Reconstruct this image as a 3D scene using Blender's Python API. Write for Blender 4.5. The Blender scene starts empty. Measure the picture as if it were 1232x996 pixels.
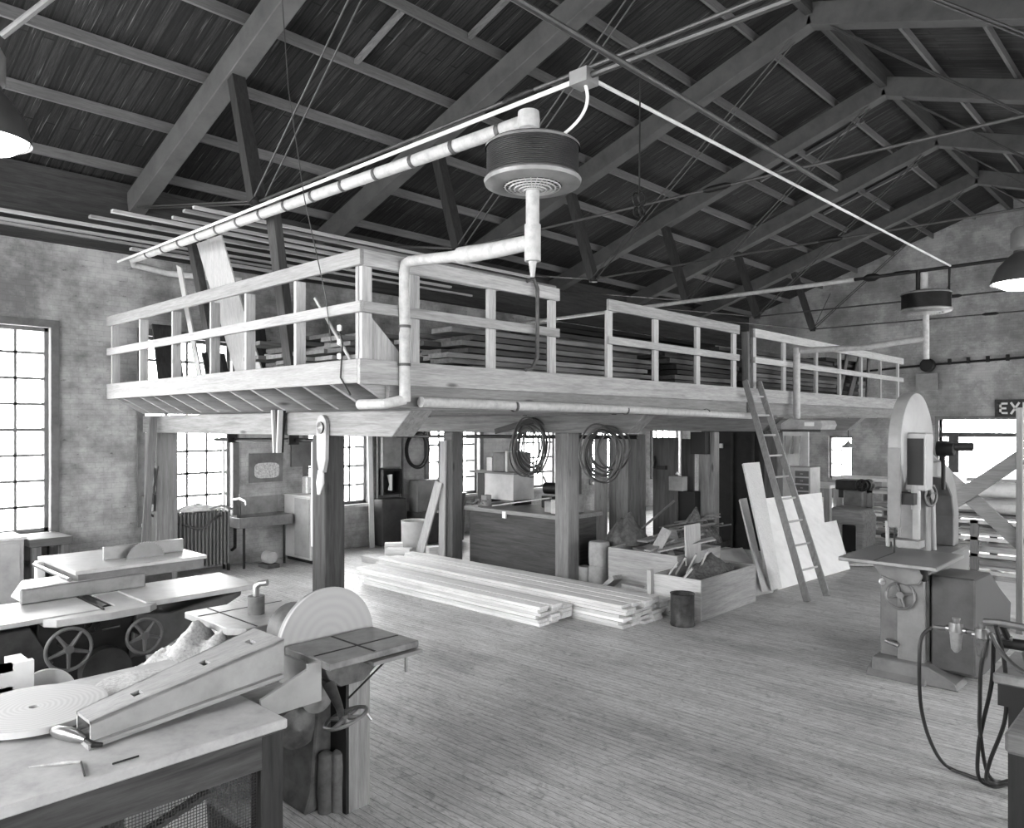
import bpy, bmesh, math, random
from mathutils import Vector, Matrix
random.seed(7)
C = bpy.context.scene.collection
V = Vector
R = math.radians

# ------------------------------------------------------------------ mesh helper
class MB:
    def __init__(s): s.v=[]; s.f=[]; s.sm=[]
    def add(s, vs, fs, smooth=False):
        o=len(s.v); s.v+= [tuple(v) for v in vs]
        for f in fs: s.f.append(tuple(i+o for i in f)); s.sm.append(smooth)
        return s
    def box(s, x0,x1,y0,y1,z0,z1):
        vs=[(x,y,z) for z in (z0,z1) for y in (y0,y1) for x in (x0,x1)]
        return s.add(vs,[(0,2,3,1),(4,5,7,6),(0,1,5,4),(2,6,7,3),(0,4,6,2),(1,3,7,5)])
    def bar(s,p0,p1,w,h,up=(0,0,1)):
        p0=V(p0);p1=V(p1);d=(p1-p0).normalized();up=V(up)
        if abs(d.dot(up))>.99: up=V((0,1,0))
        r=d.cross(up).normalized();u=r.cross(d).normalized()
        vs=[p+r*a*w/2+u*b*h/2 for p in (p0,p1) for a,b in((-1,-1),(1,-1),(1,1),(-1,1))]
        return s.add(vs,[(3,2,1,0),(4,5,6,7),(0,1,5,4),(1,2,6,5),(2,3,7,6),(3,0,4,7)])
    def tube(s,pts,r,n=10,cap=True):
        pts=[V(p) for p in pts]; rs=r if isinstance(r,(list,tuple)) else [r]*len(pts)
        prev=None;vs=[];m=len(pts)
        for i,p in enumerate(pts):
            if i==0:d=pts[1]-p
            elif i==m-1:d=p-pts[i-1]
            else:d=(pts[i+1]-p).normalized()+(p-pts[i-1]).normalized()
            d.normalize()
            if prev is None:
                a=V((0,0,1)) if abs(d.z)<.9 else V((1,0,0))
                x=d.cross(a).normalized()
            else:
                x=(prev-d*prev.dot(d)).normalized()
            prev=x;y=d.cross(x)
            for k in range(n):
                t=2*math.pi*k/n; vs.append(p+(x*math.cos(t)+y*math.sin(t))*rs[i])
        fs=[(i*n+k,i*n+(k+1)%n,(i+1)*n+(k+1)%n,(i+1)*n+k) for i in range(m-1) for k in range(n)]
        s.add(vs,fs,True)
        if cap:
            s.add(vs[:n],[tuple(range(n))[::-1]]); s.add(vs[-n:],[tuple(range(n))])
        return s
    def lathe(s,prof,c=(0,0,0),ax=(0,0,1),n=32,closed=False):
        ax=V(ax).normalized();a=V((0,0,1)) if abs(ax.z)<.9 else V((1,0,0))
        x=ax.cross(a).normalized();y=ax.cross(x);c=V(c);vs=[]
        for r,h in prof:
            for k in range(n):
                t=2*math.pi*k/n;vs.append(c+ax*h+(x*math.cos(t)+y*math.sin(t))*r)
        m=len(prof)
        rng=range(m) if closed else range(m-1)
        for i in rng:
            j=(i+1)%m
            sharp = False
            s.add([vs[i*n+k] for k in range(n)]+[vs[j*n+k] for k in range(n)],[(k,(k+1)%n,n+(k+1)%n,n+k) for k in range(n)],True)
        return s
    def disc(s,c,ax,r,t,n=48,r0=0):
        if r0: return s.lathe([(r0,-t/2),(r,-t/2),(r,t/2),(r0,t/2)],c,ax,n,True)
        return s.lathe([(0.0001,-t/2),(r,-t/2),(r,t/2),(0.0001,t/2)],c,ax,n)
    def prism(s,poly,ax,a0,a1):
        # poly of 2d points; ax 'x','y','z' = extrusion axis
        def P(u,v,a): return {'x':(a,u,v),'y':(u,a,v),'z':(u,v,a)}[ax]
        n=len(poly);vs=[P(u,v,a0) for u,v in poly]+[P(u,v,a1) for u,v in poly]
        return s.add(vs,[tuple(range(n))[::-1],tuple(range(n,2*n))]+[(i,(i+1)%n,n+(i+1)%n,n+i) for i in range(n)])
    def ring(s,c,ax,r,t,n=32,m=8):
        c=V(c);ax=V(ax).normalized();a=V((0,0,1)) if abs(ax.z)<.9 else V((1,0,0))
        x=ax.cross(a).normalized();y=ax.cross(x);vs=[]
        for i in range(n):
            u=2*math.pi*i/n;d=x*math.cos(u)+y*math.sin(u)
            for j in range(m):
                w=2*math.pi*j/m;vs.append(c+d*(r+t*math.cos(w))+ax*t*math.sin(w))
        return s.add(vs,[(i*m+j,((i+1)%n)*m+j,((i+1)%n)*m+(j+1)%m,i*m+(j+1)%m) for i in range(n) for j in range(m)],True)
    def build(s,name,mat,parent=None,bevel=0,origin=None,local=False):
        me=bpy.data.meshes.new(name)
        if parent is not None and not local:
            off=V((0,0,0));p=parent
            while p is not None: off+=V(p.location);p=p.parent
        elif parent is None:
            if origin is None:
                xs=[v[0] for v in s.v];ys=[v[1] for v in s.v];zs=[v[2] for v in s.v]
                origin=((min(xs)+max(xs))/2,(min(ys)+max(ys))/2,min(zs))
            off=V(origin)
        else: off=V((0,0,0))
        me.from_pydata([(v[0]-off.x,v[1]-off.y,v[2]-off.z) for v in s.v],[],s.f)
        bm=bmesh.new();bm.from_mesh(me)
        bmesh.ops.remove_doubles(bm,verts=bm.verts,dist=1e-5) if len(bm.verts)<20000 and any(s.sm) else None
        bmesh.ops.recalc_face_normals(bm,faces=bm.faces)
        if any(s.sm):
            for f in bm.faces: f.smooth=True
            for e in bm.edges:
                if len(e.link_faces)==2 and e.calc_face_angle(0)>R(38): e.smooth=False
        bm.to_mesh(me);bm.free();me.update()
        me.materials.append(mat)
        o=bpy.data.objects.new(name,me);C.objects.link(o)
        if parent is not None:o.parent=parent
        else:o.location=off
        if bevel:
            b=o.modifiers.new('bevel','BEVEL');b.width=bevel;b.segments=1;b.limit_method='ANGLE';b.angle_limit=R(50)
        return o
def tag(o,label=None,cat=None,group=None,kind=None):
    if label:o['label']=label
    if cat:o['category']=cat
    if group:o['group']=group
    if kind:o['kind']=kind
    return o
def thing(name,label,cat,loc=(0,0,0),group=None,rz=0):
    o=bpy.data.objects.new(name,None);C.objects.link(o);o.location=loc;o.rotation_euler=(0,0,rz);o.empty_display_size=.1
    return tag(o,label,cat,group)
def ordn(i): return ['first','second','third','fourth','fifth','sixth','seventh','eighth','ninth','tenth','eleventh','twelfth','thirteenth','fourteenth','fifteenth','sixteenth'][i]
def box(x0,x1,y0,y1,z0,z1): return MB().box(x0,x1,y0,y1,z0,z1)
def copy_tree(o,parent=None,kids=None):
    c=o.copy();C.objects.link(c)
    if parent is not None:c.parent=parent
    for ch in list(o.children): copy_tree(ch,c)
    return c

# ------------------------------------------------------------------ materials
def lin(v): return v/12.92 if v<=.04045 else ((v+.055)/1.055)**2.4
def g(v): l=lin(v);return (l,l,l,1)
def newmat(name):
    m=bpy.data.materials.new(name);m.use_nodes=True;nt=m.node_tree;nt.nodes.clear()
    out=nt.nodes.new('ShaderNodeOutputMaterial');b=nt.nodes.new('ShaderNodeBsdfPrincipled');nt.links.new(b.outputs[0],out.inputs[0])
    return m,nt,b
def ramp(nt,fac,stops):
    r=nt.nodes.new('ShaderNodeValToRGB');e=r.color_ramp.elements
    while len(e)<len(stops):e.new(.5)
    for el,(p,v) in zip(e,stops):el.position=p;el.color=g(v)
    nt.links.new(fac,r.inputs[0]);return r.outputs[0]
def mapping(nt,scale=(1,1,1),src='Object',swap=None):
    tc=nt.nodes.new('ShaderNodeTexCoord');s=tc.outputs[src]
    if swap:
        sp=nt.nodes.new('ShaderNodeSeparateXYZ');cb=nt.nodes.new('ShaderNodeCombineXYZ');nt.links.new(s,sp.inputs[0])
        for i,a in enumerate(swap):
            nt.links.new(sp.outputs['XYZ'.index(a)],cb.inputs[i])
        s=cb.outputs[0]
    m=nt.nodes.new('ShaderNodeMapping');m.inputs['Scale'].default_value=scale;nt.links.new(s,m.inputs[0]);return m.outputs[0]
def noise(nt,vec,scale,detail=4,rough=.6,dist=0):
    n=nt.nodes.new('ShaderNodeTexNoise');n.inputs['Scale'].default_value=scale;n.inputs['Detail'].default_value=detail
    n.inputs['Roughness'].default_value=rough;n.inputs['Distortion'].default_value=dist;nt.links.new(vec,n.inputs['Vector']);return n.outputs['Fac']
def mix(nt,a,b,fac,mode='MULTIPLY'):
    m=nt.nodes.new('ShaderNodeMix');m.data_type='RGBA';m.blend_type=mode
    if isinstance(fac,(int,float)):m.inputs[0].default_value=fac
    else:nt.links.new(fac,m.inputs[0])
    for s,i in((a,6),(b,7)):
        if isinstance(s,tuple):m.inputs[i].default_value=s
        else:nt.links.new(s,m.inputs[i])
    return m.outputs[2]
def bump(nt,h,b,strength=.3,dist=.01):
    n=nt.nodes.new('ShaderNodeBump');n.inputs['Strength'].default_value=strength;n.inputs['Distance'].default_value=dist
    nt.links.new(h,n.inputs['Height']);nt.links.new(n.outputs[0],b.inputs['Normal'])
def randoff(nt,vec):
    oi=nt.nodes.new('ShaderNodeObjectInfo');m=nt.nodes.new('ShaderNodeVectorMath');m.operation='MULTIPLY_ADD'
    cb=nt.nodes.new('ShaderNodeCombineXYZ')
    for i in range(3): nt.links.new(oi.outputs['Random'],cb.inputs[i])
    m.inputs[1].default_value=(37,53,71);nt.links.new(cb.outputs[0],m.inputs[0]);nt.links.new(vec,m.inputs[2]);return m.outputs[0],oi.outputs['Random']
_wc={}
def wood(v,axis='x',con=.12,rough=.7,knots=True):
    k=(v,axis,con,rough)
    if k in _wc:return _wc[k]
    m,nt,b=newmat('wood_%d_%s'%(int(v*100),axis))
    sc={'x':(1,14,14),'y':(14,1,14),'z':(14,14,1)}[axis]
    vec=mapping(nt,sc);vec,rnd=randoff(nt,vec)
    n1=noise(nt,vec,1.6,5,.6,.6);n2=noise(nt,vec,7,3,.7)
    c=ramp(nt,n1,[(.25,max(0,v-con)),(.5,v),(.75,min(1,v+con*.6))])
    c2=ramp(nt,n2,[(.3,.8),(.6,1)])
    c=mix(nt,c,c2,.6)
    vv=ramp(nt,rnd,[(0,.86),(1,1)]);c=mix(nt,c,vv,1)
    if knots:
        sc2={'x':(.55,2,2),'y':(2,.55,2),'z':(2,2,.55)}[axis]
        vo=nt.nodes.new('ShaderNodeTexVoronoi');vo.inputs['Scale'].default_value=1.3;nt.links.new(mapping(nt,sc2),vo.inputs['Vector'])
        kk=ramp(nt,vo.outputs['Distance'],[(.03,.45),(.07,1)]);c=mix(nt,c,kk,.8)
    nt.links.new(c,b.inputs['Base Color']);b.inputs['Roughness'].default_value=rough
    b.inputs['Specular IOR Level'].default_value=.3
    bump(nt,n1,b,.25,.004);_wc[k]=m;return m
_pc={}
def paint(v,rough=.6,metal=0,mott=.1,scale=6,spec=.4):
    k=(v,rough,metal,mott,scale)
    if k in _pc:return _pc[k]
    m,nt,b=newmat('surface_%d'%int(v*100))
    vec=mapping(nt);n=noise(nt,vec,scale,6,.65)
    c=ramp(nt,n,[(.3,max(0,v-mott)),(.5,v),(.72,min(1,v+mott*.7))])
    nt.links.new(c,b.inputs['Base Color']);b.inputs['Metallic'].default_value=metal
    r=nt.nodes.new('ShaderNodeMapRange');r.inputs[3].default_value=max(.05,rough-.12);r.inputs[4].default_value=min(1,rough+.12)
    nt.links.new(n,r.inputs[0]);nt.links.new(r.outputs[0],b.inputs['Roughness']);b.inputs['Specular IOR Level'].default_value=spec
    
    if metal<.3: bump(nt,n,b,.12,.004)
    _pc[k]=m;return m
def glow(name,s):
    m,nt,b=newmat(name);b.inputs['Base Color'].default_value=g(.9);b.inputs['Emission Color'].default_value=(1,1,1,1);b.inputs['Emission Strength'].default_value=s;return m

def brick_mat(name,swap,base,dirt):
    m,nt,b=newmat(name)
    vec=mapping(nt,(1,1,1),'Object',swap)
    bt=nt.nodes.new('ShaderNodeTexBrick');bt.inputs['Scale'].default_value=1;bt.inputs['Brick Width'].default_value=.21;bt.inputs['Row Height'].default_value=.073
    bt.inputs['Mortar Size'].default_value=.006;bt.inputs['Mortar Smooth'].default_value=.6;bt.inputs['Bias'].default_value=0
    bt.inputs['Color1'].default_value=g(base);bt.inputs['Color2'].default_value=g(base-.035);bt.inputs['Mortar'].default_value=g(base-.06)
    nt.links.new(vec,bt.inputs['Vector'])
    n=noise(nt,vec,.9,8,.7);c=ramp(nt,n,[(.38,dirt),(.5,.84),(.6,1)])
    c=mix(nt,bt.outputs['Color'],c,1)
    n2=noise(nt,mapping(nt,(3,9,1),'Object',swap),2.2,5,.7)
    # worn patches where the whitewash has come off, in brick courses
    w=ramp(nt,n2,[(.31,.45),(.38,1)]);c=mix(nt,c,w,.7)
    nt.links.new(c,b.inputs['Base Color']);b.inputs['Roughness'].default_value=.85
    bump(nt,bt.outputs['Fac'],b,-.3,.005);return m
def floor_mat():
    m,nt,b=newmat('worn_floorboards')
    vec=mapping(nt,(1,1,1))
    bt=nt.nodes.new('ShaderNodeTexBrick');bt.offset=.37;bt.inputs['Scale'].default_value=1;bt.inputs['Brick Width'].default_value=60;bt.inputs['Row Height'].default_value=.057
    bt.inputs['Mortar Size'].default_value=.0025;bt.inputs['Mortar Smooth'].default_value=.3
    bt.inputs['Color1'].default_value=g(.9);bt.inputs['Color2'].default_value=g(.83);bt.inputs['Mortar'].default_value=g(.55)
    nt.links.new(vec,bt.inputs['Vector'])
    n=noise(nt,mapping(nt,(.5,9,1)),3,7,.7,.3);c=mix(nt,bt.outputs['Color'],ramp(nt,n,[(.33,.74),(.5,.95),(.66,1)]),.8)
    n2=noise(nt,mapping(nt,(.55,.9,1)),1.3,7,.62);c=mix(nt,c,ramp(nt,n2,[(.33,.82),(.47,.94),(.62,1)]),1)
    n4=noise(nt,mapping(nt,(2.5,30,1)),6,6,.85);c=mix(nt,c,ramp(nt,n4,[(.38,.62),(.5,.93),(.6,1)]),.8)
    n5=noise(nt,mapping(nt,(1,1.6,1)),7,6,.8,1.5);c=mix(nt,c,ramp(nt,n5,[(.36,.7),(.5,1)]),.7)
    n3=noise(nt,mapping(nt,(.8,4,1)),5.5,4,.75);c=mix(nt,c,ramp(nt,n3,[(.28,.6),(.38,1)]),.4)
    nt.links.new(c,b.inputs['Base Color'])
    r=nt.nodes.new('ShaderNodeMapRange');r.inputs[3].default_value=.55;r.inputs[4].default_value=.3;nt.links.new(n2,r.inputs[0]);nt.links.new(r.outputs[0],b.inputs['Roughness'])
    b.inputs['Specular IOR Level'].default_value=.5
    bump(nt,n,b,.35,.006);return m
def roof_mat():
    m,nt,b=newmat('roof_sheathing_boards')
    vec=mapping(nt,(1,1,1),'Object','XYZ')
    bt=nt.nodes.new('ShaderNodeTexBrick');bt.offset=.43;bt.inputs['Scale'].default_value=1;bt.inputs['Brick Width'].default_value=3.1;bt.inputs['Row Height'].default_value=.13
    bt.inputs['Mortar Size'].default_value=.011;bt.inputs['Mortar Smooth'].default_value=.2
    bt.inputs['Color1'].default_value=g(.24);bt.inputs['Color2'].default_value=g(.11);bt.inputs['Mortar'].default_value=g(.03)
    nt.links.new(vec,bt.inputs['Vector'])
    n=noise(nt,mapping(nt,(.7,14,1)),2.6,6,.8);c=mix(nt,bt.outputs['Color'],ramp(nt,n,[(.36,.2),(.5,.7),(.64,1)]),1)
    n2=noise(nt,mapping(nt,(.6,18,1)),1.9,3,.6);c=mix(nt,c,g(.5),ramp(nt,n2,[(.62,0),(.74,.8)]),'MIX')
    nt.links.new(c,b.inputs['Base Color']);b.inputs['Roughness'].default_value=.85;bump(nt,n,b,.5,.01);return m
def glass_mat():
    m=bpy.data.materials.new('window_glass');m.use_nodes=True;nt=m.node_tree;nt.nodes.clear()
    o=nt.nodes.new('ShaderNodeOutputMaterial');t=nt.nodes.new('ShaderNodeBsdfTransparent');gl=nt.nodes.new('ShaderNodeBsdfGlossy');mx=nt.nodes.new('ShaderNodeMixShader')
    gl.inputs['Roughness'].default_value=.08;mx.inputs[0].default_value=.06;t.inputs[0].default_value=(.93,.93,.93,1)
    nt.links.new(t.outputs[0],mx.inputs[1]);nt.links.new(gl.outputs[0],mx.inputs[2]);nt.links.new(mx.outputs[0],o.inputs[0]);return m
def rings_mat(v):
    m,nt,b=newmat('turned_wood_rings')
    w=nt.nodes.new('ShaderNodeTexWave');w.wave_type='RINGS';w.rings_direction='Z';w.inputs['Scale'].default_value=14;w.inputs['Distortion'].default_value=3;w.inputs['Detail'].default_value=3
    nt.links.new(mapping(nt),w.inputs['Vector']);c=ramp(nt,w.outputs['Fac'],[(.1,v-.03),(.6,v),(1,v+.02)])
    nt.links.new(c,b.inputs['Base Color']);b.inputs['Roughness'].default_value=.6;return m
def rings_x(v,cen):
    m,nt,b=newmat('sanding_disc_paper')
    w=nt.nodes.new('ShaderNodeTexWave');w.wave_type='RINGS';w.rings_direction='X';w.inputs['Scale'].default_value=6;w.inputs['Distortion'].default_value=.8;w.inputs['Detail'].default_value=4
    mp=mapping(nt);mp.node.inputs['Location'].default_value=tuple(-q for q in cen);nt.links.new(mp,w.inputs['Vector']);c=ramp(nt,w.outputs['Fac'],[(0,v-.012),(.5,v),(1,v+.01)])
    nt.links.new(c,b.inputs['Base Color']);b.inputs['Roughness'].default_value=.75;return m

GLASS=glass_mat()
PW=paint(.86,.55,0,.05)      # white paint / insulation
IRON=paint(.16,.5,.6,.06);CAST=paint(.34,.5,.4,.1,9);STEEL=paint(.58,.32,.8,.07,8);BLK=paint(.07,.6,0,.03);GREYM=paint(.5,.5,.1,.08,7)

# ------------------------------------------------------------------ place constants
XL=-11.4; XR=3.1; XRDG=-4.15; YN=-3.0; YF=23.3; M=.335
def und(x): return 9.0+M*x if x<=XRDG else 9.0+M*XRDG-M*(x-XRDG)      # underside of the rafters
TY=[1.1,4.2,7.25,10.35,13.4,16.5,19.7]
# ------------------------------------------------------------------ walls
def wall_x(x0,x1,ya,yb,ztop,ops):   # wall whose plane is constant x
    m=MB();cur=ya
    for (a,b,z0,z1) in sorted(ops):
        m.box(x0,x1,cur,a,0,ztop)
        if z0>0: m.box(x0,x1,a,b,0,z0)
        m.box(x0,x1,a,b,z1,ztop);cur=b
    m.box(x0,x1,cur,yb,0,ztop);return m
WL=[(-1.0,.4,.78,3.49),(1.72,3.12,.78,3.49),(4.32,5.65,.78,3.49),(7.0,8.25,.78,3.49),(9.67,11.05,.78,3.49),(12.2,13.55,.78,3.49),(14.9,16.3,.78,3.49),(17.6,19.0,.78,3.49)]
WR=[(y,y+1.6,.9,3.4) for y in (-1.6,1.9,5.4,8.9,12.4,15.9,19.4)]  # unseen right-hand windows, added and sized for the light they let in
tag(wall_x(XL-.4,XL,YN-.3,YF+.3,4.75,WL).build('wall_left',brick_mat('whitewashed_brick_side','YZX',.69,.62),origin=(XL,0,0)),kind='structure')
tag(wall_x(XR,XR+.4,YN-.3,YF+.3,6.0,WR).build('wall_right',brick_mat('whitewashed_brick_right','YZX',.7,.6),origin=(XR,0,0)),kind='structure')
def wall_y(y0,y1,ops,fn):
    m=MB();xs=[XL,XRDG,XR]
    for o in ops: xs+= [o[0],o[1]]
    xs=sorted(set(xs))
    for a,b in zip(xs[:-1],xs[1:]):
        op=[o for o in ops if o[0]<=a+1e-6 and o[1]>=b-1e-6]
        lo=[(0,None)] if not op else []
        def col(z0,za,zb):
            m.prism([(a,z0),(b,z0),(b,zb),(a,za)],'y',y0,y1)
        za,zb=fn(a),fn(b)
        if not op: col(0,za,zb)
        else:
            z0,z1=op[0][2],op[0][3]
            if z0>0: col(0,z0,z0)
            col(z1,za,zb)
    return m
top=lambda x:und(x)+.5
WF=[(-5.83,-3.6,0,2.34),(-8.84,-8.15,.6,1.86),(-10.9,-10.1,.8,1.9)]
tag(wall_y(YF,YF+.4,WF,top).build('wall_far',brick_mat('whitewashed_brick_gable','XZY',.7,.72),origin=(0,YF,0)),kind='structure')
WN=[(-10.4,-8.2,1.2,4.2),(-7.4,-5.2,1.2,4.2),(-4.4,-2.2,1.2,4.4)]  # unseen windows behind the camera, added and sized to light the near faces
tag(wall_y(YN-.4,YN,WN,top).build('wall_near',brick_mat('whitewashed_brick_near','XZY',.7,.6),origin=(0,YN,0)),kind='structure')
tag(box(XL-.4,XR+.4,YN-.4,YF+8,-.2,0).build('floor',floor_mat(),origin=(0,0,0)),kind='structure')
# roof
RM=roof_mat()
for nm,xa,xb in(('ceiling_left',XL-.8,XRDG),('ceiling_right',XRDG,XR+.8)):
    m=MB();za,zb=und(xa)+.5,und(xb)+.5
    m.add([(xa,YN-.6,za),(xb,YN-.6,zb),(xb,YF+.5,zb),(xa,YF+.5,za),(xa,YN-.6,za+.1),(xb,YN-.6,zb+.1),(xb,YF+.5,zb+.1),(xa,YF+.5,za+.1)],
      [(0,3,2,1),(4,5,6,7),(0,1,5,4),(1,2,6,5),(2,3,7,6),(3,0,4,7)])
    tag(m.build(nm,RM,origin=(0,0,0)),kind='structure')
# eave closing boards + wall plate
tag(box(XL-.4,XL,YN-.3,YF+.3,4.75,5.62).build('trim_1',wood(.25,'y',.08)),kind='structure')
tag(box(XL-.02,XL+.16,YN,YF,4.62,4.8).build('trim_2',wood(.22,'y',.08)),kind='structure')
# ------------------------------------------------------------------ windows
FR=paint(.4,.6,0,.06)
def window_x(i,op,x,side,cols=4,rows=8):
    y0,y1,z0,z1=op;m=MB();xm=x-.12*side
    t=.05
    m.box(xm-.04,xm+.04,y0,y0+t,z0,z1);m.box(xm-.04,xm+.04,y1-t,y1,z0,z1);m.box(xm-.04,xm+.04,y0,y1,z0,z0+t);m.box(xm-.04,xm+.04,y0,y1,z1-t,z1)
    zm=(z0+z1)/2;m.box(xm-.045,xm+.03,y0,y1,zm-.022,zm+.022)
    for k in range(1,cols):
        yy=y0+t+(y1-y0-2*t)*k/cols;m.box(xm-.02,xm+.025,yy-.016,yy+.016,z0,z1)
    for k in range(1,rows):
        zz=z0+(z1-z0)*k/rows
        if k!=rows//2:m.box(xm-.02,xm+.025,y0,y1,zz-.017,zz+.017)
    f=tag(m.build('window_%d'%i,FR),kind='structure')
    box(xm-.004,xm+.004,y0,y1,z0,z1).build('glass_pane',GLASS,f)
    s=x+.06*side
    box(min(s,xm),max(s,xm),y0-.05,y1+.05,z0-.05,z0).build('window_sill',paint(.7,.6,0,.06),f)
    c=MB()
    for a,b in((y0-.1,y0),(y1,y1+.1)):c.box(min(x,x+.035*side),max(x,x+.035*side),a,b,z0-.05,z1+.1)
    c.box(min(x,x+.035*side),max(x,x+.035*side),y0,y1,z1,z1+.1)
    c.build('window_casing',paint(.36,.6,0,.08),f)
wi=1
for op in WL: window_x(wi,op,XL,1);wi+=1
for op in WR: window_x(wi,op,XR,-1);wi+=1
def window_y(i,op,y,side,cols,rows):
    x0,x1,z0,z1=op;m=MB();ym=y+.12*side;t=.05
    m.box(x0,x0+t,ym-.04,ym+.04,z0,z1);m.box(x1-t,x1,ym-.04,ym+.04,z0,z1);m.box(x0,x1,ym-.04,ym+.04,z0,z0+t);m.box(x0,x1,ym-.04,ym+.04,z1-t,z1)
    for k in range(1,cols):
        xx=x0+(x1-x0)*k/cols;m.box(xx-.012,xx+.012,ym-.02,ym+.02,z0,z1)
    for k in range(1,rows):
        zz=z0+(z1-z0)*k/rows;m.box(x0,x1,ym-.02,ym+.02,zz-.012,zz+.012)
    f=tag(m.build('window_%d'%i,FR),kind='structure')
    box(x0,x1,ym-.004,ym+.004,z0,z1).build('glass_pane',GLASS,f)
for op in WF[1:]: window_y(wi,op,YF,1,2,3);wi+=1
for op in WN: window_y(wi,op,YN,-1,6,8);wi+=1
# door opening in the gable: frame with two glazing bars over an open lower part
m=MB();x0,x1,_,z1=WF[0]
m.box(x0-.1,x0,YF-.04,YF+.3,0,z1);m.box(x1,x1+.1,YF-.04,YF+.3,0,z1);m.box(x0-.1,x1+.1,YF-.04,YF+.3,z1,z1+.1)
d=tag(m.build('door_1',paint(.45,.6,0,.08)),kind='structure')
box(x0,x1,YF+.04,YF+.14,1.87,1.99).build('transom_bar',paint(.3,.6,0,.05),d)
box(x0,x1,YF+.1,YF+.108,1.97,z1).build('glass_pane',GLASS,d)
# what stands outside the door
tag(box(-14,8,YF+.4,YF+30,-.25,-.05).build('ground_outside',paint(.75,.9,0,.06,2)),kind='structure')
t=thing('delivery_trailer','grey boxy trailer standing in the bright yard beyond the far door','trailer',(-4.3,29,0))
b=MB().box(-4.6,-2.6,28,31,.5,1.75);b.build('box_body',paint(.14,.6,0,.03),t)
r_=MB()
for k in range(6): r_.box(-4.15+k*.28,-4.1+k*.28,27.96,28,.5,1.75)
r_.build('ribs',paint(.08,.6,0,.03),t);MB().box(-6.2,-2.6,27.9,31,.38,.5).build('chassis',paint(.06,.6,0,.02),t)
for xx in(-5.4,-3.2):MB().lathe([(.001,0),(.28,0),(.28,.2),(.001,.2)],(xx,28,.2),(0,1,0),20).build('wheel',BLK,t)

# ------------------------------------------------------------------ roof trusses
TW=.22;TD=.3
MT=paint(.34,.8,0,.05,3);MTD=wood(.24,'z',.06);ROD=paint(.3,.5,.5,.06)
names=['over the camera end','over the near mezzanine face','just past the near unit heater','third of those in view','fourth of those in view','fifth of those in view','nearest the far gable']
for i,y in enumerate(TY):
    t=thing('roof_truss','heavy timber roof truss with iron rods, '+names[i],'roof truss',(XRDG,y,und(XRDG)),'timber roof trusses')
    for sx in(1,-1):
        xe=XL if sx==1 else XR
        a=V((xe,y,und(xe)+TD/2+.02));b_=V((XRDG,y,und(XRDG)+TD/2+.02))
        MB().bar(a,b_,TW,TD,(0,0,1)).build('rafter',MT,t,.008)
        f=lambda x:XRDG+(x-XRDG)*sx     # mirror
        top_=V((f(-8.37),y,und(-8.37)+.02));foot=V((f(-7.88),y,4.68))
        MB().bar(top_,foot,.13,.16,(0,1,0)).build('strut',MTD,t)
        MB().lathe([(.001,-.05),(.07,-.05),(.07,.05),(.001,.05)],foot,(0,0,1),12).build('strut_shoe',IRON,t)
        for dy in(-.06,.06):
            MB().tube([foot+V((0,dy,0)),V((f(-4.35),y+dy,und(-4.35)+.05))],.011,6).build('tension_rod',ROD,t)
            MB().tube([foot+V((0,dy,0)),V((f(XL+.15),y+dy,und(XL)+.1))],.011,6).build('tension_rod',ROD,t)
    rod=MB().tube([(-7.88,y,4.68),(XRDG-(-7.88-XRDG),y,4.68)],.016,8).build('tie_rod',ROD,t)
    MB().lathe([(.016,-.16),(.035,-.1),(.035,.1),(.016,.16)],(-3.9,y,4.68),(1,0,0),10).build('turnbuckle',IRON,rod)
PM=wood(.45,'y',.06,.7,False)
for i in range(7):
    for sx in (1,-1):
        x=-4.97-i*1.015; xx=x if sx==1 else 2*XRDG-x
        if sx==-1 and xx>XR:continue
        zz=und(x)+.33
        o=MB().box(xx-.02,xx+.02,YN,YF,zz+.03,zz+.16).build('roof_purlin',PM)
        tag(o,'long thin roof purlin, %s %s from the ridge'%(ordn(i),'on the mezzanine side' if sx==1 else 'on the right-hand slope'),'purlin','purlins under the roof boards')
tag(box(XRDG-.05,XRDG+.05,YN,YF,und(XRDG)+.15,und(XRDG)+.45).build('ridge_beam',wood(.3,'y',.08)),'dark ridge board running along the roof peak','ridge beam')
# a few pale battens nailed up the slope between purlins
def slope_batten(x0,x1,y,lab):
    a=V((x0,y,und(x0)+.44));b_=V((x1,y,und(x1)+.44))
    tag(MB().bar(a,b_,.06,.06).build('roof_batten',wood(.5,'x',.1)),lab,'batten','battens up the roof slope')
slope_batten(-8.0,-7.0,5.6,'short pale batten up the roof slope left of the white conduit')
slope_batten(-7.0,-6.05,6.6,'short pale batten up the roof slope above the near unit heater')
slope_batten(-6.9,-4.9,14.6,'pale batten up the roof slope past the third truss')
slope_batten(-6.9,-4.9,17.9,'pale batten up the roof slope near the far gable')

# ------------------------------------------------------------------ mezzanine
XF=-5.27;Y0=3.74;Y1=18.1;XB=-11.05
PINE=wood(.63,'x',.08);PINEY=wood(.7,'y',.12);PINEZ=wood(.74,'z',.1);OLD=wood(.55,'x',.12);OLDZ=wood(.28,'z',.1);OLDD=wood(.3,'z',.08)
mz=thing('mezzanine','raised timber mezzanine deck with joists and pale fascia boards','mezzanine',(-8.1,11,0))
MB().box(XB,XF-.04,Y0+.04,Y1-.04,2.62,2.68).build('deck',wood(.16,'x',.06),mz)
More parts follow.
